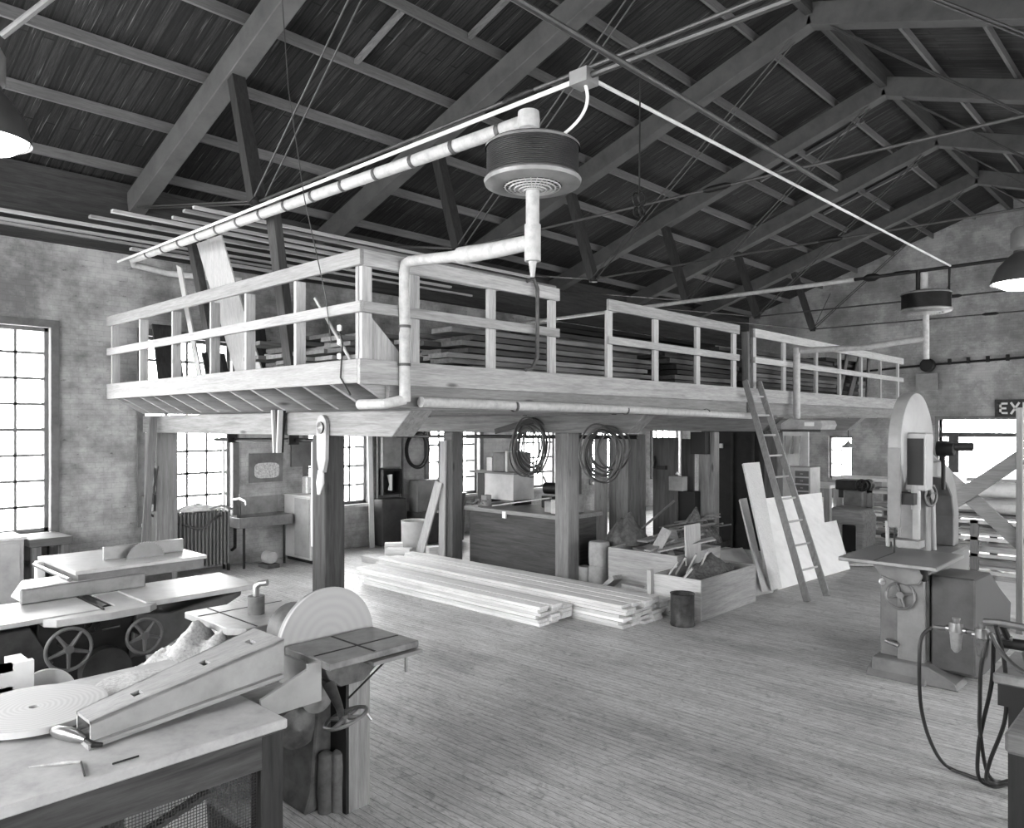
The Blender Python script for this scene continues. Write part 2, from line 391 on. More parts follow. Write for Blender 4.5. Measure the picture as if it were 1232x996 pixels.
# joists with tapered ends
xs=[-10.98,-10.7,-10.11,-9.67,-9.2,-8.73,-8.2,-7.68,-7.22,-6.73,-6.24,-5.78,-5.36]
for x in xs:
    MB().prism([(Y0+.03,2.6),(Y0+.03,2.56),(Y0+.42,2.35),(Y1-.1,2.35),(Y1-.1,2.6)],'x',x-.025,x+.025).build('joist',wood(.66,'y',.1),mz)
MB().box(XB,XF,Y0-.04,Y0,2.55,2.75).build('fascia_board',PINE,mz,.004)
MB().box(XF,XF+.04,Y0-.04,Y1,2.54,2.75).build('fascia_board',PINEY,mz,.004)
MB().box(XF-.06,XF-.01,Y0+.3,Y1,2.35,2.55).build('rim_joist',wood(.55,'y',.1),mz)
MB().box(XB,XF,Y1-.04,Y1,2.55,2.75).build('fascia_board',PINE,mz)
BY=[4.42,8.15,11.95,15.75]
BL=['near the disc sander','behind the long lumber piles','behind the leaning ladder','nearest the far gable']
for y,l in zip(BY,BL):
    xe=XF-.02
    MB().prism([(XL+.005,2.09),(xe-.28,2.09),(xe,2.33),(XL+.005,2.33)],'y',y-.13,y+.13).build('cross_beam',OLD,mz,.006)
def post(x,y,z1,w,lab,mat=OLDZ,d=None):
    d=d or w
    o=MB().box(x-w/2,x+w/2,y-d/2,y+d/2,0,z1).build('timber_post',mat,bevel=.01)
    return tag(o,lab,'post','timber posts under the mezzanine')
p1=post(-6.8,4.42,2.09,.24,'heavy dark timber post behind the sanding disc')
post(-6.66,8.15,2.09,.24,'square timber post between the workbench cabinet and crates',wood(.5,'z',.1))
post(-8.95,8.1,2.09,.22,'timber post left of the workbench cabinet',wood(.42,'z',.1))
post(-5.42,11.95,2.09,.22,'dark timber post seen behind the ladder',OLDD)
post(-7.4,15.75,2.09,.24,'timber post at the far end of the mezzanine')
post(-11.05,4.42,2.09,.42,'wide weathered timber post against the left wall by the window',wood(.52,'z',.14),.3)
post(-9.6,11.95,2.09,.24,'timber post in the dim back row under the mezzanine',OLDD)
# railings
def rail_section(name,label,pts,axis,c,mm,posts,wide):
    a,b=pts
    t=thing(name,label,'railing',((c if axis=='y' else (a+b)/2),((a+b)/2 if axis=='y' else c),2.75),'mezzanine railings')
    if axis=='x':
        for z0,z1,n in((3.53,3.66,'top_rail'),(3.14,3.23,'middle_rail')):
            MB().box(a,b,c-.04,c,z0,z1).build(n,mm,t,.003)
        for x in posts: MB().box(x-.02,x+.02,c,c+.1,2.6,3.53).build('baluster',PINEZ,t)
    else:
        for z0,z1,n in((3.53,3.66,'top_rail'),(3.14,3.23,'middle_rail')):
            MB().box(c,c+.04,a,b,z0,z1).build(n,mm,t,.003)
        for y in posts: MB().box(c-.04,c,y-.05,y+.05,2.6,3.53).build('baluster',PINEZ,t)
rail_section('mezzanine_railing','pale timber railing on the near left-facing mezzanine edge',(XB,XF+.04),'x',Y0,PINE,[-10.98,-10.01,-9.03,-8.04,-7.26,-6.31,-5.33],0)
rail_section('mezzanine_railing','timber railing from the near corner to the first gap',(Y0,6.28),'y',XF,PINEY,[3.8,4.32,5.29,6.21],1)
rail_section('mezzanine_railing','timber railing between the gap and the ladder top',(7.17,10.4),'y',XF,PINEY,[7.24,8.23,9.27,10.32],1)
rail_section('mezzanine_railing','timber railing on the far stretch past the ladder',(10.9,18.1),'y',XF,wood(.82,'y',.1),[10.96,12.03,13.36,14.46,15.6,16.72,17.87],1)
# diagonal gusset at corner and braces
MB().prism([(Y0+.02,2.75),(Y0+.5,2.75),(Y0+.02,3.2)],'x',XF-.04,XF-.01).build('gusset_brace',PINEZ,mz)
# hanger posts
def leaning(name,label,cat,p0,p1,w,h,mat,up=(0,1,0),group=None,bevel=.003):
    return tag(MB().bar(p0,p1,w,h,up).build(name,mat,bevel=bevel),label,cat,group)
leaning('hanger_post','dark upright timber rising from the mezzanine to the near truss foot','post',(-7.63,4.5,2.69),(-7.73,4.3,4.62),.16,.1,OLDD,(0,1,0),'upright timbers on the mezzanine')
leaning('hanger_post','dark leaning upright timber left of the big plywood board','post',(-9.4,4.5,2.69),(-10.1,4.45,4.65),.13,.1,OLDD,(0,1,0),'upright timbers on the mezzanine')
def quad_panel(name,label,a,b,c,d,th,mat,group=None):
    a,b,c,d=map(V,(a,b,c,d));n=(b-a).cross(d-a).normalized()*th
    m=MB();m.add([a,b,c,d,a+n,b+n,c+n,d+n],[(3,2,1,0),(4,5,6,7),(0,1,5,4),(1,2,6,5),(2,3,7,6),(3,0,4,7)])
    return tag(m.build(name,mat),label,'panel',group)
quad_panel('plywood_board','wide pale board leaning upright behind the near railing',(-9.2,4.68,2.69),(-8.6,4.72,2.69),(-9.34,4.5,4.62),(-9.95,4.46,4.6),.02,wood(.78,'z',.05,.7,False))
quad_panel('narrow_board','narrow pale board leaning left of the wide upright board',(-9.75,4.4,2.69),(-9.62,4.4,2.69),(-10.2,4.36,4.3),(-10.35,4.36,4.36),.02,wood(.78,'z',.05,.7,False))
for i,(a,b,z) in enumerate([(4.25,4.6,3.6),(4.95,5.3,3.25),(5.42,5.95,3.7)]):
    quad_panel('dark_board','dark board standing against the window above the deck, %s from the near railing'%ordn(i),(-10.7,a,2.69),(-10.7,b,2.69),(-10.95,b,z),(-10.95,a,z),.03,wood(.25,'z',.08))
leaning('lath_strip','thin strip leaning behind the near railing beside the corner','board',(-6.1,4.3,2.69),(-6.55,4.1,3.45),.03,.02,PINEZ,(0,1,0))
# lumber on the mezzanine
k=0
rr=random.Random(3)
def stack(x0,x1,y0,y1,layers,desc,v,zb=2.68,cross=False,grp='old lumber stored on the mezzanine',seed=1,gap=.02,th=.045,pw=.26):
    rr=random.Random(seed);n=max(1,int((x1-x0)/pw))
    for L in range(layers):
        for j in range(n):
            if L==layers-1 and rr.random()<.25: continue
            w=(x1-x0)/n-gap
            xa=x0+j*(x1-x0)/n;jit=rr.uniform(-.03,.03);ya=y0+rr.uniform(-.12,.3);yb=y1+rr.uniform(-.3,.2)
            z=zb+L*(th+.012)
            m=MB().box(-w/2,w/2,ya-(y0+y1)/2,yb-(y0+y1)/2,0,th)
            o=m.build('stored_plank',wood(v+rr.choice([-.1,0,.08]),'y',.1),None,.002,origin=(0,0,0))
            o.location=(xa+w/2+jit,(y0+y1)/2,z);o.rotation_euler=(0,0,rr.uniform(-.03,.03))
            tag(o,'old plank, %s layer up and %s from the aisle, %s'%(ordn(L),ordn(n-1-j),desc),'plank',grp)
stack(-8.6,-6.6,4.5,7.4,9,'stack behind the near corner',.5,seed=1,pw=.36)
stack(-6.5,-5.5,5.0,8.4,8,'stack behind the first front railing',.36,seed=3,pw=.3,th=.05)
stack(-6.6,-5.5,8.8,10.8,7,'stack behind the middle railing',.26,seed=2,pw=.4,th=.06)
stack(-7.4,-5.5,11.2,15.0,11,'stack past the ladder top',.36,seed=5,pw=.4,th=.06)
stack(-11.0,-9.6,7.6,9.4,6,'stack against the left wall',.35,seed=6,pw=.46,th=.06)
stack(-9.4,-7.3,8.6,13.4,14,'tall mid-deck stack',.22,seed=7,pw=.52,th=.065)
stack(-8.6,-5.9,15.6,17.6,11,'far end stack',.22,seed=8,pw=.5,th=.07)
for i,(p0,p1,w) in enumerate([((-5.5,15.0,2.7),(-5.9,16.6,3.7),.16),((-5.6,15.8,2.7),(-5.9,17.4,3.75),.2),((-5.55,16.7,2.7),(-5.8,17.6,3.7),.14),((-5.6,13.9,2.7),(-5.9,15.2,3.4),.14)]):
    leaning('propped_plank','plank propped slantwise behind the far railing, %s from the ladder'%ordn([1,2,3,0][i]),'plank',p0,p1,w,.03,wood(.45,'x',.08),(1,0,0),'planks propped behind the far railing')
m=MB()
for k in range(9):
    a=rr.uniform(0,6.28);p=V((-5.75+rr.uniform(-.15,.15),9.3+rr.uniform(-.4,.5),2.98))
    m.bar(p,p+V((math.cos(a)*.3,math.sin(a)*.3,.12*rr.random())),.05,.03)
tag(m.build('wood_offcuts',wood(.55,'x',.1)),'heap of short offcuts on the mezzanine behind the middle railing','offcuts',kind='stuff')
# long poles laid over the tie rods
lb=[(-11.25,2.2,9.5,4.72,.05),(-11.0,2.3,10.4,4.74,.05),(-10.5,1.4,9.4,4.72,.06),(-10.1,3.2,9.9,4.73,.07),(-9.75,3.3,10.5,4.73,.08),(-9.4,3.9,10.2,4.72,.05),(-9.1,3.9,10.8,4.74,.07),(-8.8,3.9,9.8,4.73,.05),(-10.75,3.9,7.6,4.55,.09),(-10.3,4.0,10.5,4.79,.06)]
for i,(x,a,b,z,w) in enumerate(lb):
    o=MB().box(x-w/2,x+w/2,a,b,z,z+.035).build('overhead_pole',wood(.72 if i%3 else .6,'y',.1))
    o.rotation_euler=(0,0,rr.uniform(-.02,.02))
    tag(o,'long pale strip of wood laid across the truss rods, %s in from the left wall'%ordn([0,1,4,5,6,7,8,9,2,3][i]),'wood strip','wood strips stored overhead')

# ------------------------------------------------------------------ pipes and heaters
INS=paint(.68,.6,0,.08,14);CLIP=paint(.3,.5,.2,.05)
pm=thing('insulated_pipe','long white insulated steam pipe hung along the near mezzanine face','pipe',(-7.3,4.0,4.36),'insulated heating pipes')
MB().tube([(-10.95,4.0,4.47),(-3.62,4.0,4.36)],.052,14).build('pipe_run',INS,pm)
MB().tube([(-10.95,4.0,4.47),(-11.05,4.05,4.42),(-11.0,4.5,4.36),(-10.6,5.4,4.33)],.045,12).build('wall_end_branch',INS,pm)
MB().lathe([(.001,-.08),(.075,-.06),(.08,0),(.075,.06),(.001,.08)],(-3.62,4.0,4.36),(0,0,1),16).build('elbow_joint',INS,pm)
for k in range(14):
    x=-10.4+k*.5
    MB().lathe([(.055,-.02),(.058,-.02),(.058,.02),(.055,.02)],(x,4.0,4.47-.11*(x+10.95)/7.33),(1,0,0),14).build('pipe_clip',CLIP,pm)
cd=thing('conduit','thin pale conduit running above the near insulated pipe','conduit',(-7,3.9,4.45),'overhead conduits')
MB().tube([(-11.2,3.9,4.46),(-3.05,3.9,4.45)],.016,8).build('conduit_run',PW,cd)
MB().tube([(-3.05,3.9,4.45),(-1.0,3.95,4.45),(3.0,3.95,4.45)],.022,8).build('conduit_run',ROD,cd)
MB().box(-3.12,-2.98,3.84,3.97,4.4,4.49).build('junction_box',paint(.55,.5,.3,.05),cd)
MB().tube([(-3.05+.02*math.sin(q*3.1)-.28*q**3,3.9+.1*q,4.44-.3*q+.03*q**4) for q in [i/14 for i in range(15)]],.011,8).build('flexible_lead',PW,cd)
cd=thing('conduit','straight pale conduit running from the near heater to the far heater','conduit',(-3.0,8,4.45),'overhead conduits')
MB().tube([(-3.02,3.95,4.45),(-2.88,12.1,4.45)],.013,8).build('conduit_run',PW,cd)
MB().tube([(-2.88,12.1,4.45),(-2.9,12.12,4.2),(-2.95,12.1,4.1)],.006,6).build('flexible_lead',ROD,cd)
tag(MB().tube([(-2.66,1.6,4.38),(-2.66,7.2,4.38)],.02,8).build('conduit',ROD),'dark conduit crossing overhead to the right of the near heater','conduit','overhead conduits')

def heater(loc,label,dia=.67,dark=.3):
    x,y,z=loc;r=dia/2
    t=thing('unit_heater',label,'unit heater',(x,y,z-.16),'ceiling unit heaters')
    MB().lathe([(.05,.19),(r-.02,.185),(r,.17),(r+.004,.15)],(x,y,z),(0,0,1),48).build('top_plate',paint(.5,.5,.2,.06),t)
    fin=MB()
    for k in range(16):
        h=-.05+k*.013;fin.lathe([(r-.03,h),(r-.008,h),(r-.008,h+.005),(r-.03,h+.005)],(x,y,z),(0,0,1),48,True)
    fin.lathe([(r-.03,-.06),(r-.03,.16)],(x,y,z),(0,0,1),48)
    fin.build('finned_coil',paint(dark,.5,.3,.05),t)
    MB().lathe([(r,-.055),(r+.012,-.07),(r+.004,-.095),(r*.78,-.12),(r*.62,-.11),(r*.62,-.07)],(x,y,z),(0,0,1),48).build('bottom_shroud',paint(.48,.45,.2,.08),t)
    gr=MB()
    for k in range(5): gr.ring((x,y,z-.115-.006*k),(0,0,1),r*(.58-.1*k),.006,40,6)
    for k in range(28):
        a=2*math.pi*k/28;gr.tube([(x+math.cos(a)*r*.1,y+math.sin(a)*r*.1,z-.14),(x+math.cos(a)*r*.62,y+math.sin(a)*r*.62,z-.108)],.004,5)
    gr.build('fan_grille',paint(.66,.4,.2,.05),t)
    fb=MB()
    for k in range(4):
        a=k*math.pi/2;c,s=math.cos(a),math.sin(a);q=r*.5
        fb.add([(x+c*.05,y+s*.05,z-.08),(x+c*q-s*.07,y+s*q+c*.07,z-.06),(x+c*q+s*.07,y+s*q-c*.07,z-.1),(x+c*.05+s*.05,y+s*.05-c*.05,z-.1)],[(0,1,2,3)])
    fb.lathe([(.001,-.12),(.06,-.1),(.06,-.02),(.001,-.02)],(x,y,z),(0,0,1),16)
    fb.lathe([(.001,-.03),(r*.62,-.03)],(x,y,z),(0,0,1),32)
    fb.build('fan',BLK,t)
    return t
H1=(-3.6,4.02,4.0);heater(H1,'large round unit heater hanging over the near corner of the mezzanine')
H2=(-3.2,12.1,3.93);heater(H2,'smaller-looking dark round unit heater hanging near the far gable',.66,.12)
pp=thing('insulated_pipe','white pipe from under the near heater bending down the mezzanine corner','pipe',(-4.5,4.05,3.5),'insulated heating pipes')
x,y,_=H1
MB().tube([(x,y,4.36),(x,y,4.16)],.05,14).build('riser',INS,pp)
MB().tube([(x,y,3.87),(x,y,3.62)],.048,14).build('drop_pipe',INS,pp)
MB().tube([(x,y,3.62),(x,y,3.36)],.058,14).build('pipe_tee',INS,pp)
MB().tube([(x,y,3.36),(x,y,3.3),(x,y,3.25)],[.03,.022,.015],10).build('drain_cap',INS,pp)
MB().tube([(x,y,3.5),(-3.95,4.02,3.5),(-4.4,4.06,3.53)],[.055,.06,.066],14).build('valve_body',INS,pp)
MB().tube([(-4.4,4.06,3.53),(-5.1,4.12,3.6),(-5.17,4.13,3.59),(-5.2,4.14,3.52),(-5.2,4.14,3.3)],.045,14).build('elbow_run',INS,pp)
MB().tube([(-5.2,4.14,3.3),(-5.19,4.14,2.98),(-5.2,4.14,2.98),(-5.19,4.14,2.4)],.05,14).build('down_pipe',INS,pp)
MB().tube([(-5.19,4.14,2.42),(-5.25,3.98,2.38),(-5.6,3.96,2.38)],.045,14).build('pipe_stub',INS,pp)
for z in(3.05,2.72):MB().lathe([(.05,-.012),(.056,-.012),(.056,.012),(.05,.012)],(-5.195,4.14,z),(0,0,1),14).build('pipe_clip',CLIP,pp)
pu=thing('insulated_pipe','long white insulated pipe slung under the mezzanine front edge','pipe',(-5.17,7,2.35),'insulated heating pipes')
MB().tube([(-5.17,4.3,2.4),(-5.16,7.5,2.38),(-5.15,10.6,2.33)],.048,14).build('pipe_run',INS,pu)
for yy in(5.5,7.4,9.3):MB().lathe([(.05,-.015),(.055,-.015),(.055,.015),(.05,.015)],(-5.165,yy,2.39-.005*(yy-4)),(0,1,0),14).build('pipe_clip',CLIP,pu)
# far heater mains
pf=thing('heating_main','steam main crossing above the far stretch of mezzanine to the far heater','pipe',(-6,12.1,4.4),'insulated heating pipes')
MB().tube([(-11.2,12.1,4.4),(-4.2,12.1,4.43)],.035,12).build('insulated_run',INS,pf)
MB().tube([(-4.2,12.1,4.43),(3.0,12.1,4.48)],.025,10).build('bare_run',IRON,pf)
MB().lathe([(.025,-.12),(.06,-.05),(.06,.05),(.025,.12)],(-3.95,12.1,4.43),(1,0,0),12).build('valve_body',IRON,pf)
MB().tube([(-3.3,12.1,4.45),(-3.3,12.1,4.1)],.035,10).build('riser',IRON,pf)
MB().tube([(-3.22,12.08,4.4),(-3.22,12.08,4.16)],.05,10).build('riser_sleeve',INS,pf)
MB().tube([(-2.9,12.1,4.45),(-2.9,12.1,4.05)],.015,8).build('hanger_rod',IRON,pf)
MB().tube([(-3.2,12.1,3.83),(-3.2,12.1,3.15)],.045,12).build('drop_pipe',INS,pf)
MB().tube([(-3.2,12.1,3.45),(-3.6,12.1,3.42),(-4.0,12.12,3.38),(-5.05,12.15,3.4)],.045,12).build('return_run',INS,pf)
MB().tube([(-5.12,12.15,3.45),(-5.12,12.15,2.3)],.055,12).build('down_pipe',INS,pf)
# third heater under mezzanine
x,y,z=-4.9,12.1,2.2
t=thing('unit_heater','flat square-cased heater hung below the far mezzanine edge','unit heater',(x,y,2.05))
MB().prism([(x-.33,2.12),(x+.3,2.12),(x+.33,2.2),(x+.3,2.27),(x-.2,2.3),(x-.33,2.22)],'y',y-.3,y+.3).build('casing',paint(.6,.5,.2,.08),t,.01)
MB().box(x-.34,x+.31,y-.32,y+.32,2.09,2.125).build('base_tray',paint(.25,.5,.3,.06),t)
MB().box(x+.05,x+.2,y-.305,y-.3,2.18,2.24).build('rating_plate',PW,t)

# ------------------------------------------------------------------ lamps
def lamp(name_label,x,y,z,r):
    t=thing('pendant_lamp',name_label,'lamp',(x,y,z),'bell-shaped hanging lamps')
    MB().lathe([(r,0),(r*.98,.03),(r*.8,.16),(r*.5,.26),(r*.34,.3),(r*.34,.32)],(x,y,z),(0,0,1),40).build('lamp_shade',paint(.26,.5,.1,.03),t)
    MB().lathe([(r*.34,.32),(r*.42,.34),(r*.42,.5),(r*.3,.55),(.03,.56)],(x,y,z),(0,0,1),24).build('lamp_housing',paint(.45,.5,.2,.05),t)
    MB().lathe([(.001,-.07),(r*.6,-.05),(r*.9,.0),(r*.93,.03),(r*.6,.05),(.001,.05)],(x,y,z),(0,0,1),32).build('lamp_diffuser',glow('lamp_diffuser_glow',9),t)
    MB().tube([(x,y,z+.55),(x,y,und(x)+.1)],.012,6).build('stem',ROD,t)
    l=bpy.data.lights.new('lamp_light','POINT');l.energy=30;l.shadow_soft_size=.15
    o=bpy.data.objects.new('lamp_light',l);C.objects.link(o);o.location=(x,y,z-.1)
lamp('brightly lit bell lamp at the left edge above the jointer',-5.22,1.1,3.84,.23)
lamp('brightly lit bell lamp at the right edge in front of the far gable',-1.47,8.93,3.6,.3)
tag(MB().tube([(-5.1,1.15,4.42),(-4.75,1.5,4.82)],.02,8).build('slanting_pipe',paint(.5,.5,.2,.05)),'pale slanting pipe arm above the left lamp','pipe')
# chain fall with pulley
t=thing('chain_hoist','dark pulley and thin chain hanging beside the near heater','chain hoist',(-2.68,4.3,3.55))
MB().tube([(-2.68,4.0,4.4),(-2.7,4.02,3.6)],.005,6).build('chain',IRON,t)
pl=MB()
for a in(-.02,.02): pl.ring((-2.7+a,4.02,3.62),(1,0,0),.04,.006,20,6);pl.ring((-2.7+a,4.02,3.54),(1,0,0),.03,.006,20,6)
pl.build('pulley_block',IRON,t)
tag(MB().tube([(-6.2,3.5,6.6),(-6.1,3.55,5.2),(-5.95,3.62,4.2),(-5.7,3.68,3.3),(-5.62,3.68,2.9)],.005,6).build('hanging_string',ROD),'thin cord hanging from the roof past the mezzanine corner','string')
t=thing('pull_chain','pull chain with small fittings hanging at the mezzanine corner','pull chain',(-5.45,3.68,2.6))
MB().tube([(-5.5,3.68,3.0),(-5.45,3.68,2.9),(-5.48,3.68,2.6),(-5.35,3.69,2.45)],.008,6).build('chain',IRON,t)
for z in(3.02,2.9,2.78):MB().lathe([(.001,-.03),(.02,-.02),(.02,.02),(.001,.03)],(-5.48,3.67,z),(0,0,1),10).build('insulator',PW,t)
tag(MB().tube([(-5.2,5.72,3.66),(-5.18,5.8,3.7),(-5.18,5.86,3.6),(-5.18,5.86,2.9),(-5.2,5.8,2.78),(-5.2,5.7,2.76)],.02,8).build('bent_pipe',paint(.3,.5,.2,.05)),'dark hook-bent pipe hanging on the first front railing','pipe')

# ================================================================== foreground machines
def quadwheel(mb,c,ax,r,t,spokes=5,rim=.016,hub=.03):
    c=V(c);ax=V(ax).normalized();mb.ring(c,ax,r,rim,36,8);mb.lathe([(.001,-t),(hub,-t),(hub,t),(.001,t)],c,ax,16)
    a=V((0,0,1)) if abs(ax.z)<.9 else V((1,0,0));x=ax.cross(a).normalized();y=ax.cross(x)
    for k in range(spokes):
        u=2*math.pi*k/spokes+.3;d=x*math.cos(u)+y*math.sin(u);mb.tube([c+d*hub*.6,c+d*r],[rim*1.3,rim*.8],6)
    return mb
# --- workbench at lower left
BX0,BX1,BY0,BY1,BZ=-4.45,-3.15,-.9,1.83,.85
t=thing('workbench','large worn bench with mesh front in the lower left corner','workbench',(-3.8,.5,0))
BT=paint(.63,.7,0,.1,5);BD=wood(.27,'y',.12,.8,False);BDZ=wood(.2,'z',.1,.8,False)
MB().box(BX0,BX1,BY0,BY1,BZ-.045,BZ).build('bench_top',BT,t,.006)
MB().box(BX1-.05,BX1-.012,BY0+.02,BY1-.02,BZ-.2,BZ-.045).build('front_apron',BD,t)
MB().box(BX0+.05,BX1-.06,BY1-.06,BY1-.02,BZ-.2,BZ-.045).build('end_apron',wood(.34,'x',.1),t)
for x,y in((BX1-.06,BY1-.07),(BX0+.08,BY1-.07),(BX1-.06,BY0+.1),(BX0+.08,BY0+.1)):
    MB().box(x-.05,x+.05,y-.055,y+.055,0,BZ-.05).build('leg',BDZ,t,.006)
mm=MB();xx=BX1-.045;ya,yb,za,zb=BY0+.16,BY1-.13,.12,BZ-.2
n=int((yb-ya)/.013)
for k in range(n+1):
    y=ya+(yb-ya)*k/n;mm.box(xx-.0015,xx+.0015,y-.0011,y+.0011,za,zb)
n=int((zb-za)/.013)
for k in range(n+1):
    z=za+(zb-za)*k/n;mm.box(xx-.0015,xx+.0015,ya,yb,z-.0011,z+.0011)
mm.build('wire_mesh_guard',paint(.25,.6,.3,.08),t)
MB().box(BX0+.1,BX1-.1,BY0+.1,BY1-.12,.28,.31).build('lower_shelf',wood(.35,'y',.1),t)
MB().bar((BX1-.09,.5,.32),(BX1-.09,1.5,.6),.02,.05,(1,0,0)).build('diagonal_brace',wood(.3,'y',.1),t)
# sheets stored behind the mesh
tag(MB().bar((-3.3,1.35,.315),(-3.5,1.42,.66),.36,.012,(1,0,0)).build('cardboard_sheet',paint(.72,.8,0,.08,4)),'crumpled pale sheet leaning behind the bench mesh by its right leg','sheet')
tag(MB().box(-3.9,-3.35,.45,1.1,.315,.52).build('storage_carton',paint(.42,.8,0,.1,4),bevel=.01),'dull carton on the lower shelf behind the bench mesh','carton')
# round turned board
tag(MB().disc((-4.0,1.03,.89),(.02,0,1),.3,.028,72,.022).build('turned_disc',rings_mat(.7)),'large pale round board with ring grain lying flat on the near bench','round board')
tag(MB().box(-4.25,-3.8,.85,1.2,.851,.873).build('spacer_block',wood(.4,'y',.1)),'dark spacer under the round board on the near bench','block')
# tapered wooden duct
dk=thing('dust_duct','long tapered plywood duct with three square holes on the near bench','duct',(-3.6,1.6,.86))
yA,yB=1.1,2.03
def dq(s): # s 0..1 -> xl,xr,ztop
    return (-3.65-.2*s,-3.47-.06*s,.955+.145*s)
PD=wood(.7,'y',.07,.6,False);PDS=paint(.56,.7,0,.07,5)
def panel(poly,th,axis): pass
m=MB();
def hexa(m,a,b):
    m.add(list(a)+list(b),[(0,1,2,3),(7,6,5,4),(0,4,5,1),(1,5,6,2),(2,6,7,3),(3,7,4,0)])
def yy(s): return yA+(yB-yA)*s
def toppiece(m,s0,s1,f0,f1):
    q=[]
    for s in (s0,s1):
        xl,xr,z=dq(s);a=xl+(xr-xl)*f0;b=xl+(xr-xl)*f1
        q.append([(a,yy(s),z-.014),(b,yy(s),z-.014),(b,yy(s),z),(a,yy(s),z)])
    hexa(m,q[0],q[1])
cuts=[(.22,.265),(.58,.62),(.86,.895)]
cur=0
for a,b in cuts:
    toppiece(m,cur,a,0,1);toppiece(m,a,b,0,.42);toppiece(m,a,b,.66,1);cur=b
toppiece(m,cur,1,0,1)
m.build('top_panel',PD,dk)
for nm,side in(('front_panel',1),('rear_panel',0)):
    q=[]
    for s in(0,1):
        xl,xr,z=dq(s);x=xr if side else xl;w=-.014 if side else .014
        a,b=(x+w,x) if side else (x,x+w)
        q.append([(a,yy(s),.872+.06*s),(b,yy(s),.872+.06*s),(b,yy(s),z),(a,yy(s),z)])
    m=MB();hexa(m,q[0],q[1]);m.build(nm,PDS if side else PD,dk)
m=MB();q=[]
for s in(0,1):
    xl,xr,z=dq(s);q.append([(xl-.02,yy(s)-.02,.852+.06*s),(xr+.035,yy(s)-.02,.852+.06*s),(xr+.035,yy(s)-.02,.872+.06*s),(xl-.02,yy(s)-.02,.872+.06*s)])
hexa(m,q[0],q[1]);m.build('base_board',wood(.6,'y',.1,.7,False),dk)
# plywood hopper below the disc
hp=thing('disc_hopper','pale plywood catch box under the sanding disc beside the duct','hopper',(-3.6,1.95,.76))
MB().prism([(1.86,.85),(2.12,.94),(2.12,.965),(2.2,.965),(2.2,.76),(1.86,.755)],'x',-3.47,-3.45).build('front_panel',paint(.55,.6,0,.05,4),hp)
MB().box(-3.84,-3.46,2.18,2.2,.76,.93).build('end_panel',paint(.55,.6,0,.05,4),hp)
MB().prism([(1.86,.753),(2.2,.757),(2.2,.77),(1.86,.768)],'x',-3.84,-3.47).build('bottom_panel',wood(.6,'y',.1),hp)
# tools on bench
tl=thing('air_tool','stubby light hand tool lying at the open end of the duct','hand tool',(-3.62,1.03,.85))
MB().tube([(-3.72,1.02,.875),(-3.66,1.03,.882),(-3.6,1.05,.885),(-3.55,1.07,.882),(-3.5,1.09,.875)],[.012,.026,.03,.026,.012],14).build('tool_body',STEEL,tl)
MB().tube([(-3.5,1.09,.875),(-3.44,1.1,.868),(-3.42,1.13,.865)],[.01,.014,.008],8).build('tool_nozzle',IRON,tl)
MB().tube([(-3.72,1.02,.875),(-3.82,1.02,.868)],[.01,.012],8).build('air_fitting',STEEL,tl)
tag(MB().tube([(-3.42,.86,.86),(-3.36,.97,.86),(-3.33,1.02,.857)],[.003,.008,.006],6).build('scribing_tool',PINEZ),'thin pale pointed stick on the near bench','stick')
tag(MB().tube([(-3.33,1.02,.857),(-3.19,.99,.856)],.004,6).build('metal_pin',IRON),'dark thin rod lying by the front edge of the near bench','rod')
tag(MB().tube([(-3.22,1.1,.856),(-3.22,1.2,.856)],.004,6).build('pencil',IRON),'short dark pencil near the front edge of the bench','pencil')
# sawdust heap
def heap(name,label,cx,cy,rx,ry,h,z0,mat,seed=1,cat='sawdust',n=46):
    rr=random.Random(seed);ph=[(rr.uniform(3,16),rr.uniform(3,16),rr.uniform(0,6),rr.uniform(.2,1)) for _ in range(12)]
    vs=[];fs=[]
    for j in range(n+1):
        for i in range(n+1):
            u=i/n*2-1;v=j/n*2-1;d=math.sqrt(u*u+v*v)
            b=max(0,1-d)**.8
            z=h*b*(1+.16*sum(a*math.sin(p*u+q*v+f) for p,q,f,a in ph)/3)+(.012*rr.random()*h/.2 if b>0 else 0)
            if d>1: u/=d;v/=d
            vs.append((cx+u*rx,cy+v*ry,z0+z))
    for j in range(n):
        for i in range(n): a=j*(n+1)+i;fs.append((a,a+1,a+n+2,a+n+1))
    o=MB().add(vs,fs,True).build(name,mat);return tag(o,label,cat,kind='stuff')
SD=paint(.7,.95,0,.14,60)
heap('sawdust_heap','mound of pale sawdust behind the near bench by the jointer',-4.7,2.14,.42,.6,.36,.56,SD,2)
tag(box(-4.95,-4.5,1.75,2.35,.0,.6).build('sawdust_bin',paint(.2,.7,0,.06),bevel=.01),'dark box holding the sawdust mound between bench and jointer','bin')
heap('sawdust_dust','thin sawdust drift at the back of the bench',-4.1,1.55,.28,.22,.02,.851,SD,6)
